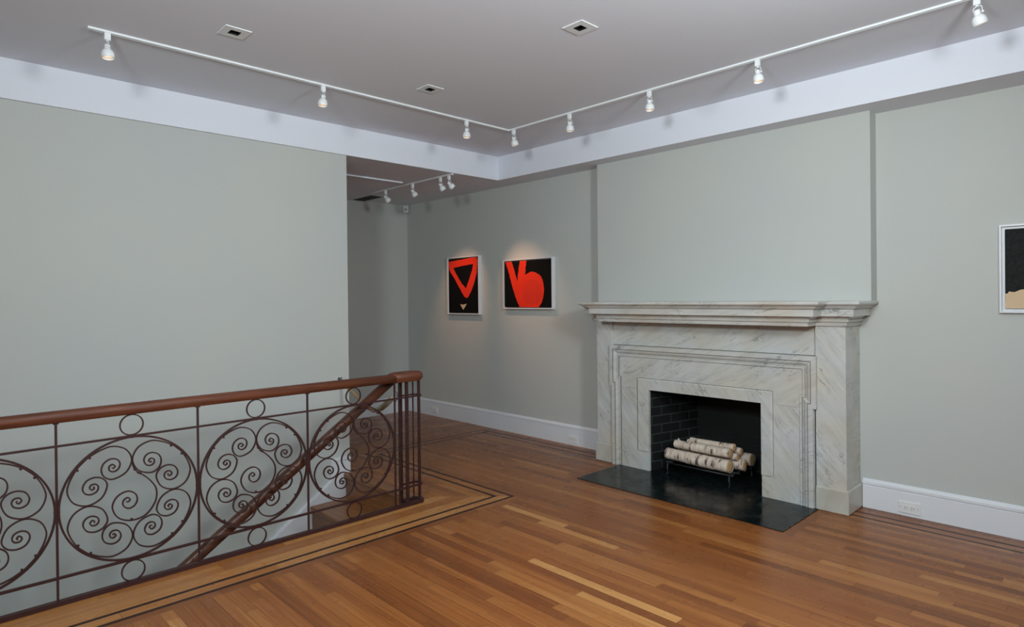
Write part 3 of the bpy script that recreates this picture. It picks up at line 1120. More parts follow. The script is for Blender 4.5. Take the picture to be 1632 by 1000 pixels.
# scroll work of one panel, drawn on the unit circle (h along the rail, v up)
LOBE = [(-0.675, 0.675), (-0.592, 0.749), (-0.43, 0.835), (-0.263, 0.869), (-0.085, 0.790), (-0.005, 0.61), (-0.085, 0.425), (-0.265, 0.348),
        (-0.382, 0.402), (-0.424, 0.512), (-0.390, 0.620), (-0.292, 0.673), (-0.205, 0.648), (-0.169, 0.572), (-0.198, 0.492), (-0.262, 0.466),
        (-0.314, 0.495), (-0.318, 0.555), (-0.272, 0.582), (-0.238, 0.548), (-0.262, 0.520), (-0.283, 0.534)]
CENTRE = [(0.005, 0.560), (0.021, 0.484), (0.060, 0.415), (0.125, 0.358), (0.255, 0.225), (0.345, 0.06), (0.330, -0.14), (0.19, -0.325), (-0.014, -0.368),
          (-0.20, -0.285), (-0.282, -0.100), (-0.215, 0.055), (-0.074, 0.113), (0.035, 0.055), (0.068, -0.046), (0.025, -0.140), (-0.060, -0.165),
          (-0.130, -0.105), (-0.128, -0.025), (-0.070, 0.010), (-0.035, -0.030), (-0.070, -0.060), (-0.092, -0.035)]


def ribbon(pts2, yc, zc, t, wd, sub=6):
    P = catmull([(0, p[0] * RC + yc, p[1] * RC + zc) for p in pts2], sub)
    P = [(XRAIL, p[1], p[2]) for p in P]
    n = len(P)
    sc = [1.0 if i < n - 14 else 1.0 - 0.35 * (i - (n - 14)) / 14 for i in range(n)]
    m_ = MB()
    m_.sweep(P, [(-t / 2, -wd / 2), (t / 2, -wd / 2), (t / 2, wd / 2), (-t / 2, wd / 2)], smooth=False, up=(1, 0, 0), scales=sc)
    return m_


def rot(p, a):
    return (p[0] * math.cos(a) - p[1] * math.sin(a), p[0] * math.sin(a) + p[1] * math.cos(a))


def rivet(m_, h, v, yc, zc, r=0.0055):
    m_.lathe([(r * 0.6, -0.008), (r, -0.006), (r, 0.006), (r * 0.6, 0.008)], (XRAIL, yc + h * RC, zc + v * RC), (1, 0, 0), 8)


def make_panel(yc):
    m_ = MB()
    seg = 72
    m_.sweep([(XRAIL, yc + (RC - 0.007) * math.cos(2 * math.pi * i / seg), ZMID + (RC - 0.007) * math.sin(2 * math.pi * i / seg)) for i in range(seg)],
             [(-0.0045, -0.007), (0.0045, -0.007), (0.0045, 0.007), (-0.0045, 0.007)], closed=True, smooth=False, up=(1, 0, 0))
    for q in range(4):
        for da in (-7, 7):
            a = math.radians(135 + 90 * q + da)
            rivet(m_, 0.935 * math.cos(a), 0.935 * math.sin(a), yc, ZMID)
    for a in (0, 90, 180, 270):
        rivet(m_, 0.975 * math.cos(math.radians(a)), 0.975 * math.sin(math.radians(a)), yc, ZMID, 0.006)
    ring = obj('large_ring', m_, M['iron'], railing)
    for q in range(4):
        a = math.pi / 2 * q
        full = [(-p[1], -p[0]) for p in LOBE[1:]][::-1] + LOBE   # mirror over the 135 degree axis
        m_ = ribbon([rot(p, a) for p in full], yc, ZMID, 0.0062, 0.011)
        obj('c_scroll', m_, M['iron'], ring)
    m_ = ribbon(CENTRE, yc, ZMID, 0.0062, 0.011)
    for h, v in ((0.035, 0.445), (0.085, 0.385), (0.115, 0.365), (-0.014, -0.350)):
        rivet(m_, h, v, yc, ZMID, 0.0058)
    obj('centre_scroll', m_, M['iron'], ring)
    for zc_, r in ((0.8200, 0.0520), (0.0735, 0.0520)):
        m_ = MB()
        m_.sweep([(XRAIL, yc + r * math.cos(2 * math.pi * i / 36), zc_ + r * math.sin(2 * math.pi * i / 36)) for i in range(36)],
                 [(-0.003, -0.0055), (0.003, -0.0055), (0.003, 0.0055), (-0.003, 0.0055)], closed=True, smooth=False, up=(1, 0, 0))
        obj('small_ring', m_, M['iron'], railing)


for k in range(-2, 3):
    make_panel(Y0 + (k + 0.5) * S)

# sloping handrail of the stairs
XH = XRAIL - 0.095
srail = thing('stair_handrail', (XH, 1.8, 0.4), 'sloping dark wooden stair handrail running down behind the iron railing', 'handrail')
mb = MB()
za = lambda y: 0.872 - (2.435 - y) * 0.668
mb.sweep([(XH, y, za(y)) for y in (2.470, 2.0, 1.2, 0.4, 0.0)], hrail_section(0.058, 0.060), smooth=True, up=(0, 0, 1))
obj('rail', mb, M['stairwood'], srail)
mb = MB()
mb.sweep([(XH, y, za(y) - 0.034) for y in (2.44, 1.2, 0.0)], [(-0.014, -0.003), (0.014, -0.003), (0.014, 0.003), (-0.014, 0.003)], smooth=False, up=(0, 0, 1))
obj('iron_strip', mb, M['iron'], srail)
for y in (0.95, 0.35):
    mb = MB()
    zz = za(y)
    mb.tube(catmull([(XH, y, zz - 0.036), (XH, y, zz - 0.075), (XH + 0.03, y, zz - 0.10), (WELL_X + 0.002, y, zz - 0.10)], 5), 0.006, 8)
    mb.lathe([(0.022, 0), (0.022, 0.005), (0.010, 0.009)], (WELL_X, y, zz - 0.10), (-1, 0, 0), 14)
    obj('bracket', mb, M['iron'], srail)

# rope barrier across the stair head
rope = thing('rope_barrier', (-4.25, 2.55, 0.62), 'tan rope with cloth sleeve hung on chrome hooks across the stair head', 'rope')
pr = [(-4.725, 2.600, 0.752), (-4.60, 2.585, 0.760 - 0.035), (-4.42, 2.565, 0.672), (-4.29, 2.552, 0.628), (-4.17, 2.540, 0.606), (-4.04, 2.528, 0.636), (-3.93, 2.518, 0.690), (-3.85, 2.510, 0.735), (-3.775, 2.500, 0.752)]
PR = catmull(pr, 6)
mb = MB()
mb.tube(PR[:30], 0.012, 10)
obj('cord', mb, M['rope'], rope)
mb = MB()
sp = PR[24:44]
mb.tube(sp, 0.022, 12, scales=[0.55 + 0.45 * math.sin(math.pi * (i + 1) / (len(sp) + 1)) ** 0.5 + 0.07 * math.sin(i * 1.9) for i in range(len(sp))])
obj('cloth_sleeve', mb, M['sleeve'], rope)
mb = MB()
mb.tube(PR[42:47], 0.006, 8)
obj('hook', mb, M['chrome'], rope)['label'] = 'chrome hook at the newel post'
# wall hook
mb = MB()
mb.box(XL + 0.0005, XL + 0.006, 2.574, 2.610, 0.752, 0.800)
mb.lathe([(0.012, 0), (0.012, 0.004), (0.009, 0.008), (0.009, 0.016)], (XL + 0.006, 2.592, 0.776), (1, 0, 0), 16)
mb.tube(catmull([(XL + 0.012, 2.592, 0.772), (XL + 0.030, 2.594, 0.768), (XL + 0.040, 2.597, 0.755), (XL + 0.032, 2.600, 0.744), (XL + 0.020, 2.600, 0.750)], 5), 0.0045, 8)
mb.lathe([(0.009, -0.012), (0.011, 0), (0.009, 0.012)], (XL + 0.018, 2.590, 0.786), (0, 0, 1), 12)
tag(obj('wall_hook', mb, M['steel'], loc=(XL, 2.592, 0.772)), 'small chrome rope hook at the edge of the pale left wall', 'hook')
mb = MB()
mb.tube([(XRAIL - 0.086, 2.472, 0.725), (XRAIL - 0.086, 2.472, 0.80)], 0.0065, 10)
mb.tube(catmull([(XRAIL - 0.086, 2.472, 0.775), (XRAIL - 0.10, 2.480, 0.770), (XRAIL - 0.116, 2.492, 0.758), (XRAIL - 0.110, 2.498, 0.744)], 5), 0.0045, 8)
mb.box(XRAIL - 0.094, XRAIL - 0.067, 2.470, 2.478, 0.735, 0.795)
tag(obj('post_hook', mb, M['chrome'], loc=(XRAIL - 0.086, 2.472, 0.76)), 'chrome rope hook fixed to the dark newel post of the railing', 'hook')

# ------------------------------------------------------------------ fireplace
PL, PR_, PY = -3.4950, -1.4380, 4.4200       # outer pier faces, pier front
IL, IR = -3.325, -1.630                       # inner pier edges
FY = 4.392                                    # front of the crossetted frame
fire = thing('fireplace', (-2.467, 4.45, 0), 'large veined white marble fireplace mantel with deep moulded shelf', 'fireplace')
for nm, x0, x1 in (('pier', PL, IL), ('pier', IR, PR_)):
    mb = MB()
    mb.cbox(x0, x1, PY, D - 0.001, 0.155, 1.246, 0.003)
    pier = obj(nm, mb, M['marble'], fire)
    mb = MB()
    ox0, ox1 = (x0 - 0.015, x1 - 0.0) if x0 < -3 else (x0 + 0.0, x1 + 0.015)
    mb.cbox(ox0, ox1, PY - 0.015, D - 0.001, 0.0, 0.1586, 0.006)
    obj('plinth', mb, M['marble_plinth'], pier)
mb = MB()
mb.box(IL, IR, 4.442, D - 0.001, 1.02, 1.246)
obj('frieze', mb, M['marble_up'], fire)
# flat architrave slab: lintel with ears, two jambs
mb = MB()
mb.box(-3.318, OX0, FY + 0.018, 4.428, 0.0, 0.675)
obj('jamb', mb, M['marble'], fire)
mb = MB()
mb.box(OX1, -1.636, FY + 0.018, 4.428, 0.0, 0.675)
obj('jamb', mb, M['marble'], fire)
mb = MB()
mb.box(-3.332, -1.622, FY + 0.018, 4.428, 0.6762, 1.028)
obj('lintel', mb, M['marble_up'], fire)


def mitred_offset(path, d):
    """offset an open 2-D polyline to its right-hand side by d"""
    out = []
    n = len(path)
    nr = []
    for i in range(n - 1):
        dx, dy = path[i + 1][0] - path[i][0], path[i + 1][1] - path[i][1]
        L = math.hypot(dx, dy)
        nr.append((dy / L, -dx / L))
    for i in range(n):
        if i == 0:
            q = nr[0]
            out.append((path[i][0] + q[0] * d, path[i][1] + q[1] * d))
        elif i == n - 1:
            q = nr[-1]
            out.append((path[i][0] + q[0] * d, path[i][1] + q[1] * d))
        else:
            a, b = nr[i - 1], nr[i]
            k = 1 + a[0] * b[0] + a[1] * b[1]
            out.append((path[i][0] + (a[0] + b[0]) * d / k, path[i][1] + (a[1] + b[1]) * d / k))
    return out


# moulding following the crossetted outline (x, z); right-hand side of the path is inward
FP = [(-3.316, 0.0), (-3.316, 0.675), (-3.336, 0.675), (-3.336, 1.032), (-1.617, 1.032), (-1.617, 0.675), (-1.638, 0.675), (-1.638, 0.0)]
prof = [(0.0, 4.436), (0.0, FY + 0.002), (0.002, FY), (0.033, FY), (0.0335, FY + 0.005), (0.0375, FY + 0.005), (0.038, FY + 0.002), (0.045, FY + 0.003), (0.058, FY + 0.009),
        (0.068, FY + 0.018), (0.072, FY + 0.019), (0.0745, FY + 0.019), (0.075, FY + 0.009), (0.090, FY + 0.009), (0.0905, FY + 0.0225), (0.0935, FY + 0.0225), (0.094, FY + 0.017)]
GRIME_SHADE = {3, 4, 5, 10, 11, 13, 14, 15}  # narrow groove faces, darkened for joint dirt and painted crease shade
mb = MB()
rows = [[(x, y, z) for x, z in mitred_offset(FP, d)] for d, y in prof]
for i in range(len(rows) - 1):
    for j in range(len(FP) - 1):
        mb.poly([rows[i][j], rows[i][j + 1], rows[i + 1][j + 1], rows[i + 1][j]], 1 if i in GRIME_SHADE else 0)
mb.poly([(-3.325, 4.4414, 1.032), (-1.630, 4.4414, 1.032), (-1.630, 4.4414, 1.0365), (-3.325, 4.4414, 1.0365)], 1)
obj('frame_moulding', mb, [M['marble_up'], M['grime_shade']], fire, recalc=False)
# inner raised band round the opening, ending on a block above the floor
mb = MB()
b1, b2 = 0.122, 0.020
zt = OZ + 0.088
zb_ = 0.163
mb.poly([(OX0 - b1, FY + 0.006, zb_), (OX0, FY + 0.006, zb_), (OX0, FY + 0.006, OZ), (OX0 - b1, FY + 0.006, zt)])
U = [(OX0 - 0.118, zb_), (OX0 - 0.118, zt), (OX1 + 0.080, zt), (OX1 + 0.080, zb_)]
U = [(OX0 - 0.116, zb_), (OX0 - 0.116, zt), (OX1 + 0.082, zt), (OX1 + 0.082, zb_)]
mb = MB()
pro = [(-0.0035, FY + 0.0172), (0.0, FY + 0.0172), (0.010, FY + 0.009)]
ro = [[(x, y, z) for x, z in mitred_offset(U, d)] for d, y in pro]
for j in range(3):
    mb.poly([ro[0][j], ro[0][j + 1], ro[1][j + 1], ro[1][j]], 1)  # dark edge line: joint dirt with contact shade painted in
    mb.poly([ro[1][j], ro[1][j + 1], ro[2][j + 1], ro[2][j]])
yb_ = FY + 0.009
U = mitred_offset(U, 0.010)
zt = U[1][1]
mb.poly([(U[0][0], yb_, zb_), (U[1][0], yb_, zt), (OX0, yb_, OZ), (OX0, yb_, zb_)])
mb.poly([(U[1][0], yb_, zt), (U[2][0], yb_, zt), (OX1, yb_, OZ), (OX0, yb_, OZ)])
mb.poly([(U[2][0], yb_, zt), (U[3][0], yb_, zb_), (OX1, yb_, zb_), (OX1, yb_, OZ)])
mb.poly([(U[0][0] - 0.010, FY + 0.0185, zb_), (U[0][0], yb_, zb_), (OX0, yb_, zb_), (OX0, FY + 0.0185, zb_)], 1)  # underside of the band, its shade painted as a dark face
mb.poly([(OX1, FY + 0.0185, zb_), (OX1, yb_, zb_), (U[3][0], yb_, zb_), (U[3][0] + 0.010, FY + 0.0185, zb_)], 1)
mb.poly([(OX0, yb_, zb_), (OX0, yb_, OZ), (OX0, FY + 0.019, OZ), (OX0, FY + 0.019, zb_)])
mb.poly([(OX1, yb_, zb_), (OX1, yb_, OZ), (OX1, FY + 0.019, OZ), (OX1, FY + 0.019, zb_)])
mb.poly([(OX0, yb_, OZ - 0.003), (OX1, yb_, OZ - 0.003), (OX1, 4.428, OZ - 0.003), (OX0, 4.428, OZ - 0.003)])
mb.poly([(OX0, yb_, OZ - 0.003), (OX1, yb_, OZ - 0.003), (OX1, yb_, OZ), (OX0, yb_, OZ)])
obj('inner_band', mb, [M['marble'], M['grime_shade']], fire, recalc=False)

# mantel shelf: profile swept round the stepped plan
PLAN = [(PL, D - 0.001), (PL, PY), (-3.337, PY), (-3.337, 4.280), (-1.633, 4.280), (-1.633, PY), (PR_, PY), (PR_, D - 0.001)]
# the left-hand side is outward, so offsets are negative to the right-hand rule used above
CORN = [(0.003, 1.238), (0.006, 1.2385), (0.014, 1.2400), (0.016, 1.256), (0.012, 1.259), (0.014, 1.264), (0.026, 1.268), (0.030, 1.283), (0.026, 1.286),
        (0.040, 1.302), (0.040, 1.3055), (0.070, 1.3055), (0.071, 1.307), (0.071, 1.352), (0.066, 1.354), (0.080, 1.356), (0.084, 1.362), (0.090, 1.366), (0.090, 1.371),
        (0.100, 1.374), (0.104, 1.379), (0.116, 1.382), (0.121, 1.388), (0.121, 1.399), (0.117, 1.404), (0.108, 1.4065)]


def plan_off(d):
    # outward = left of travel for this direction (wall -> front -> wall), measured on mirrored path
    o = mitred_offset(PLAN, d)
    # pin the ends to the wall plane
    o[0] = (o[0][0], PLAN[0][1])
    o[-1] = (o[-1][0], PLAN[-1][1])
    return o


sgn = 1
t_ = mitred_offset(PLAN, 0.1)
if t_[0][0] > PL:
    sgn = -1
mb = MB()
rows = [[(x, y, z) for x, y in plan_off(sgn * d)] for d, z in CORN]
b = len(mb.v)
npl = len(PLAN)
for r_ in rows:
    mb.v += r_
for i in range(len(rows) - 1):
    for j in range(npl - 1):
        mb.face([b + i * npl + j, b + i * npl + j + 1, b + (i + 1) * npl + j + 1, b + (i + 1) * npl + j])
    mb.face([b + i * npl, b + (i + 1) * npl, b + (i + 1) * npl + npl - 1, b + i * npl + npl - 1])
mb.face([b + j for j in range(npl)])
mb.face([b + (len(rows) - 1) * npl + j for j in range(npl)][::-1])
obj('mantel_shelf', mb, M['marble_shelf'], fire)

# firebox of dark brick, splayed
mb = MB()
fb = 4.98
xi0, xi1 = OX0 + 0.12, OX1 - 0.12
zf = 0.80
mb.poly([(OX0 - 0.005, 4.4285, 0), (OX0 - 0.005, 4.4285, zf), (xi0, fb, zf), (xi0, fb, 0)], 1)
mb.poly([(OX1 + 0.005, 4.4285, 0), (OX1 + 0.005, 4.4285, zf), (xi1, fb, zf), (xi1, fb, 0)], 1)
mb.poly([(xi0, fb, 0), (xi1, fb, 0), (xi1, fb, zf), (xi0, fb, zf)], 0)
mb.poly([(OX0 - 0.01, 4.4285, zf), (OX1 + 0.01, 4.4285, zf), (xi1, fb, zf), (xi0, fb, zf)], 2)
mb.poly([(OX0 - 0.01, 4.4285, OZ + 0.01), (OX1 + 0.01, 4.4285, OZ + 0.01), (OX1 + 0.01, 4.4285, zf), (OX0 - 0.01, 4.4285, zf)], 2)
obj('firebox', mb, [M['brick_x'], M['brick_y'], M['soot']], fire, recalc=False)['label'] = 'dark brick firebox'
# hearth slab with slightly chipped edges, running into the firebox
mb = MB()
rg3 = random.Random(3)


def edge(p, q, n, amp):
    out = []
    for i in range(n):
        t = i / n
        nx, ny = (q[1] - p[1]), -(q[0] - p[0])
        L = math.hypot(nx, ny)
        a = rg3.uniform(-amp, amp) if i else 0
        out.append((p[0] + (q[0] - p[0]) * t + nx / L * a, p[1] + (q[1] - p[1]) * t + ny / L * a))
    return out


hp = edge((HX0, HY0), (HX1, HY0), 60, 0.0022) + edge((HX1, HY0), (HX1, 4.405), 20, 0.0022) + [(HX1, 4.405), (OX1, 4.405), (OX1 + 0.0, 4.4285), (xi1, fb), (xi0, fb), (OX0, 4.4285), (OX0, 4.405), (HX0, 4.405)] + edge((HX0, 4.405), (HX0, HY0), 20, 0.0022)[1:]
mb.prism(hp, 0.0002, 0.0050, 'xy')
obj('hearth', mb, M['slate'], fire)['label'] = 'polished black slate hearth slab'

# log grate
grate = thing('fire_grate', (-2.52, 4.58, 0.005), 'black iron grate holding the birch logs inside the fireplace', 'grate')
mb = MB()
for y in (4.462, 4.56, 4.66, 4.765):
    zz = 0.088
    mb.tube([(-2.83, y, zz), (-2.24, y, zz)], 0.0065, 8)
mb.tube([(-2.83, 4.462, 0.088), (-2.83, 4.765, 0.088)], 0.0065, 8)
obj('bars', mb, M['grate'], grate)
for x in (-2.80, -2.27):
    for y0_, s in ((4.462, -1), (4.765, 1)):
        mb = MB()
        mb.tube(catmull([(x, y0_ + 0.0, 0.095), (x + 0.005, y0_ + s * 0.02, 0.085), (x + 0.01, y0_ + s * 0.035, 0.05), (x + 0.012, y0_ + s * 0.030, 0.02), (x + 0.012, y0_ + s * 0.045, 0.010)], 5), 0.0065, 8)
        obj('leg', mb, M['grate'], grate)
for x in (-2.80, -2.27):
    mb = MB()
    mb.tube([(x, 4.455, 0.088), (x, 4.772, 0.088)], 0.0062, 8)
    obj('cross_bar', mb, M['grate'], grate)

LOGS = [
    # left end (x,y,z), right end (x,y,z), radius left, radius right, label
    ((-2.855, 4.540, 0.146), (-2.290, 4.505, 0.146), 0.046, 0.050, 'thick birch log at the bottom front of the fireplace stack'),
    ((-2.790, 4.560, 0.232), (-2.305, 4.548, 0.238), 0.031, 0.038, 'slim birch log lying on top of the front log'),
    ((-2.700, 4.640, 0.266), (-2.306, 4.615, 0.268), 0.024, 0.029, 'thinnest birch log at the top, behind the slim front one'),
    ((-2.760, 4.700, 0.226), (-2.288, 4.688, 0.228), 0.026, 0.029, 'birch log second from the back with a small round orange end'),
    ((-2.790, 4.607, 0.203), (-2.278, 4.605, 0.203), 0.027, 0.029, 'birch log wedged in the middle of the stack'),
    ((-2.800, 4.655, 0.140), (-2.240, 4.640, 0.140), 0.040, 0.043, 'birch log low behind the thick front log, pale cut end showing'),
    ((-2.820, 4.764, 0.150), (-2.235, 4.756, 0.156), 0.042, 0.047, 'grey-ended birch log at the back right of the stack'),
]
for k, (a, b_, r0, r1, lab) in enumerate(LOGS):
    rl = random.Random(40 + k)
    A, B = Vector(a), Vector(b_)
    t = thing('birch_log', tuple((A + B) / 2), lab, 'log', 'birch logs stacked in the fireplace')
    nseg, seg = 26, 22
    mb = MB()
    path, sc = [], []
    ph = rl.uniform(0, 6)
    for i in range(nseg + 1):
        u = i / nseg
        p = A.lerp(B, u)
        p.z += 0.004 * math.sin(3.0 * u + ph) - 0.002
        p.y += 0.004 * math.sin(4.0 * u + ph * 2)
        path.append(p)
        knot = 0.10 * math.exp(-((u - 0.35 - 0.3 * rl.random() * 0) / 0.02) ** 2)
        sc.append((r0 + (r1 - r0) * u) * (1 + 0.04 * math.sin(9 * u + ph) + knot * (0.5 if k < 2 else 0)))
    mb.sweep(path, [(math.cos(2 * math.pi * j / seg) * (1 + 0.03 * math.sin(3 * 2 * math.pi * j / seg + ph)), math.sin(2 * math.pi * j / seg)) for j in range(seg)],
             smooth=True, scales=sc, caps=False)
    if k == 1:      # stub of a broken twig
        q = A.lerp(B, 0.07)
        mb.lathe([(0.008, 0.0), (0.007, 0.016), (0.004, 0.022)], tuple(q + Vector((0, -0.004, r0 * 0.9))), (-0.5, 0, 1), 8)
        q = A.lerp(B, 0.27)
        mb.lathe([(0.009, 0.0), (0.006, 0.012), (0.003, 0.016)], tuple(q + Vector((0, 0, r0 * 0.95))), (-0.2, 0, 1), 8)
    obj('bark', mb, M['birch'], t)
    for end, p, r in ((0, A, sc[0]), (1, B, sc[-1])):
        mb = MB()
        dr = (B - A).normalized() * (1 if end else -1)
        mb.lathe([(r * 0.93, -0.002), (r * 0.90, 0.0005), (r * 0.5, 0.001)], tuple((path[-1] if end else path[0])), tuple(dr), 22)
        e_ = obj('cut_end', mb, M['logend'], t)
        e_['label'] = 'sawn orange-tan end'

# ------------------------------------------------------------------ paintings
def ragged(pts, rng, amp, step=0.02):
    out = []
    n = len(pts)
    for i in range(n):
        p, q = pts[i], pts[(i + 1) % n]
        L = math.hypot(q[0] - p[0], q[1] - p[1])
        k = max(1, int(L / step))
        for j in range(k):
            t = j / k
            a = amp * rng.uniform(-1, 1) if j else 0
            out.append((p[0] + (q[0] - p[0]) * t + a, p[1] + (q[1] - p[1]) * t + a * 0.6))
    return out


def painting(name, x0, x1, z0, z1, shapes, label, fmat, cmat, gap=0.008, fw=0.011, lip=0.044):
    t = thing(name, ((x0 + x1) / 2, D, z0), label, 'painting')
    yb, yf = D - 0.001, D - lip
    mb = MB()
    mb.box(x0, x0 + fw, yf, yb, z0, z1)
    mb.box(x1 - fw, x1, yf, yb, z0, z1)
    mb.box(x0 + fw, x1 - fw, yf, yb, z0, z0 + fw)
    mb.box(x0 + fw, x1 - fw, yf, yb, z1 - fw, z1)
    mb.box(x0 + fw, x1 - fw, yb - 0.006, yb, z0 + fw, z1 - fw)
    obj('frame', mb, fmat, t)
    cx0, cx1, cz0, cz1 = x0 + fw + gap, x1 - fw - gap, z0 + fw + gap, z1 - fw - gap
    yc = yf + 0.010
    mb = MB()
    mb.box(cx0, cx1, yc, yb - 0.006, cz0, cz1, 0)
    w_, h_ = cx1 - cx0, cz1 - cz0
    for i, (mi, pts) in enumerate(shapes):
        yy = yc - 0.0006 * (i + 1)
        P = [(cx0 + min(max(u, 0), 1) * w_, cz0 + min(max(v, 0), 1) * h_) for u, v in pts]
        mb.prism(P, yy, yc + 0.001, 'xz', mi)
    obj('canvas', mb, [cmat, M['red'], M['darkred'], M['cream']], t)


rp = random.Random(2)
# inverted triangle outline
tri_o = [(-0.0, 0.90), (0.0, 0.96), (0.45, 0.985), (0.78, 1.0), (0.95, 1.0), (0.985, 0.96), (0.955, 0.72), (0.86, 0.52), (0.76, 0.40), (0.68, 0.295), (0.60, 0.270), (0.53, 0.30),
         (0.40, 0.435), (0.20, 0.64), (0.03, 0.80)]
tri_i = [(0.15, 0.835), (0.50, 0.855), (0.86, 0.880), (0.82, 0.76), (0.72, 0.60), (0.60, 0.445), (0.45, 0.545), (0.28, 0.70)]
# outline drawn as three bands so the black shows through the middle
band1 = [(0, 0.90), (0, 0.955), (0.4, 0.975), (0.78, 1.0), (0.955, 1.0), (0.985, 0.93), (0.955, 0.88), (0.84, 0.882), (0.50, 0.862), (0.15, 0.832), (0.03, 0.80)]
band2 = [(0.02, 0.80), (0.155, 0.838), (0.30, 0.685), (0.46, 0.53), (0.62, 0.43), (0.68, 0.36), (0.665, 0.285), (0.60, 0.268), (0.53, 0.30), (0.40, 0.435), (0.20, 0.64)]
band3 = [(0.84, 0.885), (0.975, 0.90), (0.955, 0.72), (0.86, 0.52), (0.76, 0.38), (0.66, 0.282), (0.58, 0.30), (0.595, 0.445), (0.70, 0.60), (0.80, 0.76)]
small = [(0.40, 0.155), (0.50, 0.148), (0.61, 0.165), (0.56, 0.11), (0.495, 0.055), (0.45, 0.10)]
painting('triangle_painting', -5.925, -5.352, 1.262, 1.934,
         [(1, ragged(band1, rp, 0.006)), (1, ragged(band3, rp, 0.006)), (1, ragged(band2, rp, 0.006)), (3, small)],
         'tall black painting with a red inverted triangle in a white frame', M['frame'], M['canvas'])
v_left = [(0.02, 1.0), (0.165, 1.0), (0.22, 0.80), (0.27, 0.62), (0.31, 0.47), (0.40, 0.20), (0.42, 0.0), (0.33, 0.0), (0.25, 0.20), (0.18, 0.42), (0.10, 0.74)]
v_right = [(0.345, 1.0), (0.49, 1.0), (0.475, 0.88), (0.455, 0.70), (0.50, 0.55), (0.44, 0.30), (0.30, 0.30), (0.285, 0.48), (0.30, 0.70)]
blob = [(0.33, 0.0), (0.735, 0.0), (0.80, 0.10), (0.835, 0.24), (0.845, 0.40), (0.83, 0.55), (0.78, 0.66), (0.69, 0.735), (0.58, 0.755), (0.47, 0.70), (0.42, 0.60), (0.30, 0.46), (0.29, 0.25)]
blob_d = [(0.44, 0.10), (0.60, 0.05), (0.72, 0.08), (0.79, 0.22), (0.80, 0.40), (0.74, 0.54), (0.62, 0.60), (0.50, 0.58), (0.42, 0.46), (0.40, 0.28)]
painting('red_form_painting', -4.955, -4.232, 1.330, 1.857,
         [(1, ragged(v_left, rp, 0.004)), (1, ragged(v_right, rp, 0.006)), (1, ragged(blob, rp, 0.008)), (2, ragged(blob_d, rp, 0.006))],
         'black painting with a red V and rounded red form, nearer the fireplace', M['frame'], M['canvas'])
dune = [(0, 0), (1, 0), (1, 0.30), (0.8, 0.34), (0.5, 0.33), (0.33, 0.27), (0.24, 0.255), (0.12, 0.235), (0.07, 0.205), (0.03, 0.215), (0.02, 0.19), (0, 0.185)]
painting('dark_painting', -0.668, -0.02, 1.330, 1.850, [(3, ragged(dune, rp, 0.003, 0.04))],
         'dark mottled painting with a cream form along its bottom, cut by the right edge', M['frame'], M['charcoal'], gap=0.016, fw=0.010, lip=0.030)

# ------------------------------------------------------------------ outlets
def outlet(x0, x1, z0, z1, label, blank=False):
    y1 = D - 0.018
    t = thing('wall_outlet', ((x0 + x1) / 2, y1, z0), label, 'outlet')
    mb = MB()
    mb.cbox(x0, x1, y1 - 0.006, y1 + 0.0005, z0, z1, 0.002)
    obj('cover_plate', mb, M['plate'], t)
    cx, cz = (x0 + x1) / 2, (z0 + z1) / 2
    w_ = (x1 - x0)
    if blank:
        mb = MB()
        mb.cbox(cx - w_ * 0.30, cx + w_ * 0.30, y1 - 0.010, y1 - 0.005, cz - 0.022, cz + 0.022, 0.002)
        obj('cover_lid', mb, M['plate'], t)
        return
    mb = MB()
    mb.cbox(cx - 0.034, cx + 0.034, y1 - 0.0078, y1 - 0.005, cz - 0.0165, cz + 0.0165, 0.001)
    rc = obj('receptacle', mb, M['plate'], t)
    mb = MB()
    for s in (-1, 1):
        ox = cx + s * 0.0185 - 0.003
        mb.box(ox - 0.006, ox + 0.003, y1 - 0.0082, y1 - 0.0076, cz + 0.0045, cz + 0.0070)
        mb.box(ox - 0.006, ox + 0.002, y1 - 0.0082, y1 - 0.0076, cz - 0.0070, cz - 0.0045)
        mb.lathe([(0.0028, 0), (0.0028, 0.0006)], (ox + 0.011, y1 - 0.0082, cz), (0, 1, 0), 10)
    obj('slots', mb, M['slot'], rc)
    for s in (-1, 1):
        mb = MB()
        mb.lathe([(0.003, 0), (0.003, 0.001), (0.002, 0.0015)], (cx + s * 0.049, y1 - 0.006, cz), (0, -1, 0), 10)
        obj('screw', mb, M['chrome'], t)


outlet(-4.070, -3.945, 0.020, 0.093, 'white duplex outlet in the baseboard left of the fireplace')
outlet(-1.207, -1.082, 0.019, 0.094, 'white duplex outlet in the baseboard right of the fireplace')
outlet(-6.290, -6.165, 0.038, 0.112, 'square white wall socket cover in the far baseboard behind the newel', blank=True)

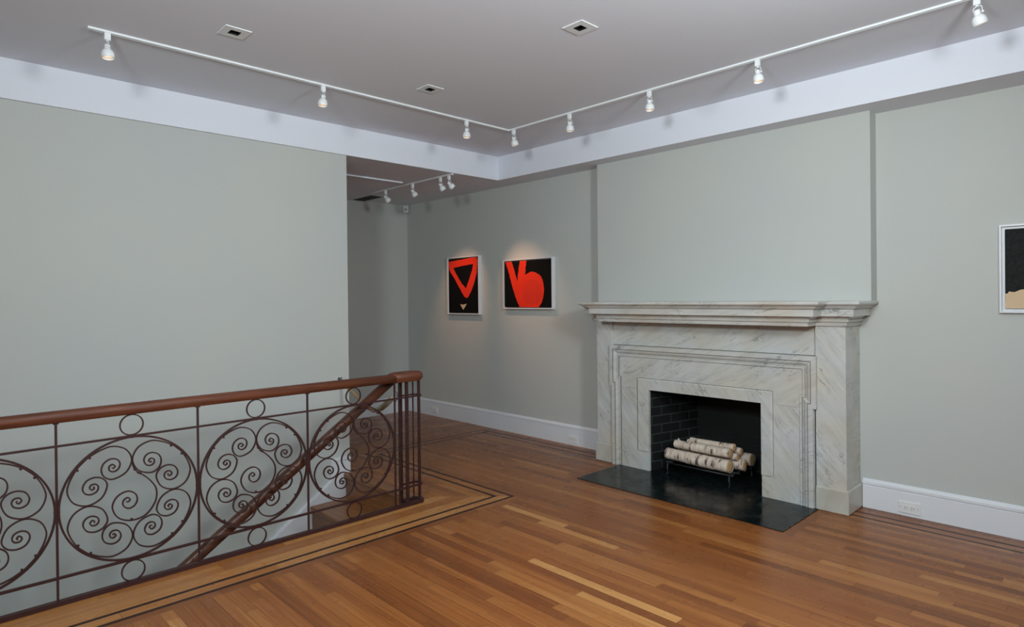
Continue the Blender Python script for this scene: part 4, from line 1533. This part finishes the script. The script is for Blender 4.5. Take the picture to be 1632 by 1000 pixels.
# ------------------------------------------------------------------ ceiling fixtures
for (x, y), lab in zip(RECESS, ('square recessed ceiling light nearest the left track lamp', 'square recessed ceiling light at top centre, largest and nearest', 'square recessed ceiling light above the corner of the track')):
    t = thing('recessed_light', (x, y, ZC), lab, 'ceiling light', 'square recessed ceiling lights')
    mb = MB()
    h = 0.068
    plate_with_holes(mb, x - h, x + h, y - h, y + h, ZC - 0.004, [(x - HR + 0.002, x + HR - 0.002, y - HR + 0.002, y + HR - 0.002)])
    for (ax, ay, bx, by) in ((x - h, y - h, x + h, y - h), (x + h, y - h, x + h, y + h), (x + h, y + h, x - h, y + h), (x - h, y + h, x - h, y - h)):
        mb.poly([(ax, ay, ZC - 0.004), (bx, by, ZC - 0.004), (bx, by, ZC), (ax, ay, ZC)])
    obj('trim_plate', mb, M['lampwhite'], t, recalc=False)
    mb = MB()
    q = HR - 0.002
    for (ax, ay, bx, by) in ((x - q, y - q, x + q, y - q), (x + q, y - q, x + q, y + q), (x + q, y + q, x - q, y + q), (x - q, y + q, x - q, y - q)):
        mb.poly([(ax, ay, ZC - 0.004), (bx, by, ZC - 0.004), (bx, by, ZC + 0.09), (ax, ay, ZC + 0.09)])
    mb.poly([(x - q, y - q, ZC + 0.09), (x + q, y - q, ZC + 0.09), (x + q, y + q, ZC + 0.09), (x - q, y + q, ZC + 0.09)])
    obj('aperture', mb, M['black'], t, recalc=False)
    mb = MB()
    mb.lathe([(0.006, 0), (0.010, 0.01), (0.014, 0.03)], (x + 0.006, y - 0.004, ZC + 0.012), (0, 0, 1), 14)
    obj('lamp', mb, M['chrome'], t)

TX, TY = -3.915, 3.765


def track(name, segs, z, label, gap_w=0.034):
    t = thing(name, (segs[0][0], segs[0][2], z), label, 'track')
    for x0, x1, y0, y1 in segs:
        mb = MB()
        mb.box(x0, x1, y0, y1, z - 0.004, z)
        # two side lips leaving the slot between them
        if abs(x1 - x0) < abs(y1 - y0):
            mb.box(x0, x0 + 0.010, y0 + 0.02, y1, z - 0.011, z - 0.004)
            mb.box(x1 - 0.010, x1, y0 + 0.02, y1, z - 0.011, z - 0.004)
            mb.box(x0, x1, y0, y0 + 0.02, z - 0.011, z - 0.004)
        else:
            mb.box(x0, x1 - 0.02, y0, y0 + 0.010, z - 0.011, z - 0.004)
            mb.box(x0, x1 - 0.02, y1 - 0.010, y1, z - 0.011, z - 0.004)
            mb.box(x1 - 0.02, x1, y0, y1, z - 0.011, z - 0.004)
        obj('channel', mb, M['lampwhite'], t)


tw = 0.014
track('ceiling_track', [(TX - tw, TX + tw, 0.700, TY - tw), (TX - tw, 1.6, TY - tw, TY + tw)], ZC, 'white L-shaped lighting track on the raised ceiling')
track('ceiling_track', [(-6.72, -4.770, 3.822 - tw, 3.822 + tw)], ZS, 'shorter white lighting track under the low ceiling of the alcove')
WL['ceiling_track.001'] = WL.get('ceiling_track.001', Vector((0, 0, 0)))


def track_head(along):
    """one spot lamp hanging from its adapter; origin at the underside of the track"""
    t = thing('track_spotlight', (0, 0, 0), 'x', 'spotlight')
    WL[t.name] = Vector((0, 0, 0))
    mb = MB()
    if along == 'y':
        mb.cbox(-0.0105, 0.0105, -0.015, 0.015, -0.038, 0.003, 0.0025)
    else:
        mb.cbox(-0.015, 0.015, -0.0105, 0.0105, -0.038, 0.003, 0.0025)
    mb.lathe([(0.007, -0.007), (0.007, 0.0)], (0, 0, -0.038), (0, 0, 1), 14)
    obj('adapter', mb, M['lampwhite'], t)
    return t


def add_lamp(t, along, tilt):
    """yoke, socket, bell shade and lamp face aimed along the tilt direction"""
    d = Vector(tilt).normalized()
    piv = Vector((0, 0, -0.075))
    side = d.cross(Vector((0, 1, 0) if abs(d.y) < 0.5 else (1, 0, 0))).normalized()
    if side.dot(Vector((0.72, 0.69, 0))) < 0:
        side = -side
    mb = MB()
    mb.tube(catmull([Vector((0, 0, -0.044)), Vector((0, 0, -0.046)) + side * 0.011, Vector((0, 0, -0.052)) + side * 0.019, piv + side * 0.021 + d * 0.003], 5), 0.0020, 8)
    mb.tube(catmull([Vector((0, 0, -0.044)), Vector((0, 0, -0.047)) - side * 0.010, Vector((0, 0, -0.055)) - side * 0.016, piv - side * 0.012 - Vector((0, 0, 0.002))], 5), 0.0020, 8)
    yk = obj('yoke', mb, M['lampwhite'], t)
    mb = MB()
    mb.lathe([(0.0045, 0), (0.0055, 0.002), (0.0055, 0.008), (0.004, 0.0095)], tuple(piv + side * 0.018 + d * 0.003), tuple(side), 14)
    obj('knob', mb, M['lampwhite'], yk)
    mb = MB()
    mb.lathe([(0.010, -0.014), (0.0140, -0.0125), (0.0150, -0.008), (0.0150, 0.011), (0.016, 0.014)], tuple(piv), tuple(d), 26)
    obj('socket', mb, M['lampwhite'], t)
    mb = MB()
    pr_ = [(0.0150, 0.011), (0.020, 0.0145), (0.0255, 0.020), (0.0295, 0.028), (0.0315, 0.038), (0.0320, 0.050), (0.0305, 0.057), (0.0290, 0.060),
           (0.0272, 0.060), (0.0285, 0.054), (0.0280, 0.046)]
    mb.lathe(pr_, tuple(piv), tuple(d), 32, cap0=True, cap1=False)
    sh = obj('shade', mb, M['lampwhite'], t)
    mb = MB()
    mb.lathe([(0.028, 0.044), (0.021, 0.0455), (0.008, 0.0465)], tuple(piv), tuple(d), 26, cap0=True, cap1=True)
    obj('bulb', mb, M['bulb'], sh)
    return piv, d


def place_head(x, y, z, along, tilt, label, group):
    t = track_head(along)
    t['label'] = label
    t['group'] = group
    piv, d = add_lamp(t, along, tilt)
    t.location = (x, y, z - 0.011)
    return Vector((x, y, z - 0.011)) + piv, d


G1 = 'white spotlights on the raised ceiling track'
G2 = 'white spotlights on the alcove ceiling track'
heads = [
    (TX, 0.790, 'y', (0.10, 0.02, -1), 'white spotlight at the near left end of the track'),
    (TX, 2.035, 'y', (0.02, -0.12, -1), 'second white spotlight from the left end of the track'),
    (TX, 3.290, 'y', (0.05, -0.05, -1), 'white spotlight just left of the corner in the track'),
    (TX + 0.06, TY, 'x', (0.10, 0.20, -1), 'white spotlight just right of the corner in the track'),
    (-3.225, TY, 'x', (0.05, 0.05, -1), 'white spotlight second from the corner, left of the chimney breast'),
    (-2.490, TY, 'x', (0.10, -0.02, -1), 'white spotlight above the middle of the fireplace'),
    (-1.712, TY, 'x', (0.12, -0.05, -1), 'white spotlight above the right side of the fireplace'),
    (-0.618, TY, 'x', (0.20, 0.28, -1), 'large white spotlight in the top right corner of the photo'),
]
aim = []
for x, y, al, tl, lab in heads:
    aim.append(place_head(x, y, ZC, al, tl, lab, G1))
heads2 = [
    (-5.948, (0.42, 0.72, -1), 'leftmost white spotlight under the alcove ceiling'),
    (-5.436, (0.30, 0.62, -1), 'second spotlight from the left under the alcove ceiling'),
    (-4.960, (0.28, 0.60, -1), 'left one of the close pair of spotlights in the alcove'),
    (-4.825, (0.30, 0.95, -1), 'right one of the close pair of spotlights in the alcove'),
]
for x, tl, lab in heads2:
    place_head(x, 3.822, ZS, 'x', tl, lab, G2)


def spot(loc, target, watts, deg, blend, color=(1.0, 0.54, 0.32)):
    d = bpy.data.lights.new('spot_lamp', 'SPOT')
    d.energy = watts
    d.spot_size = math.radians(deg)
    d.spot_blend = blend
    d.shadow_soft_size = 0.025
    d.color = color
    o = bpy.data.objects.new('spot_lamp', d)
    COL.objects.link(o)
    o.location = loc
    o.rotation_euler = (Vector(target) - Vector(loc)).to_track_quat('-Z', 'Y').to_euler()


# the alcove lamps light the two paintings
spot((-5.40, 3.93, 2.49), (-5.68, D, 1.43), 32, 50, 1.0)
spot((-4.90, 3.93, 2.49), (-4.60, D, 1.44), 34, 52, 1.0)

# access panel and grille in the low ceiling
mb = MB()
mb.box(-6.62, -5.460, 2.75, 3.700, ZS - 0.008, ZS - 0.0003)
mb.box(-5.462, -5.446, 2.75, 3.708, ZS - 0.014, ZS - 0.0003)
tag(obj('access_panel', mb, M['white'], loc=(-6.0, 3.3, ZS)), 'flat white access panel in the low alcove ceiling beside the left wall', 'panel')
vent = thing('ceiling_vent', (-6.55, 3.90, ZS), 'dark narrow grille at the far end of the low alcove ceiling', 'vent')
mb = MB()
mb.box(-6.78, -6.36, 3.895, 4.06, ZS - 0.005, ZS + 0.001)
obj('frame', mb, M['sensor'], vent)
mb = MB()
for i in range(7):
    mb.box(-6.77, -6.37, 3.908 + i * 0.021, 3.920 + i * 0.021, ZS - 0.010, ZS - 0.004)
obj('slat', mb, M['grate'], vent)

# motion sensor in the alcove corner
ms = thing('motion_sensor', (-6.77, 4.66, 2.60), 'small white motion sensor high in the corner of the alcove', 'sensor')
mb = MB()
ca, sa = math.cos(math.radians(45)), math.sin(math.radians(45))
c0 = Vector((-6.762, 4.652, 2.605))
nx_ = Vector((ca, -sa, 0))
sx_ = Vector((ca, sa, 0))


def obox(mb, c, a, b, cc, ha, hb, hc):
    base = len(mb.v)
    for i in (-1, 1):
        for j in (-1, 1):
            for k in (-1, 1):
                mb.v.append(tuple(c + a * ha * i + b * hb * j + cc * hc * k))
    for q in ((0, 1, 3, 2), (4, 6, 7, 5), (0, 4, 5, 1), (2, 3, 7, 6), (0, 2, 6, 4), (1, 5, 7, 3)):
        mb.face([base + i for i in q])


obox(mb, c0, sx_, nx_, Vector((0, 0, 1)), 0.034, 0.018, 0.050)
obj('housing', mb, M['sensor'], ms)
mb = MB()
mb.lathe([(0.014, 0), (0.013, 0.004), (0.008, 0.009), (0.002, 0.011)], tuple(c0 + nx_ * 0.018 + Vector((0, 0, -0.004))), tuple(nx_), 16)
obj('lens', mb, M['chrome'], ms)
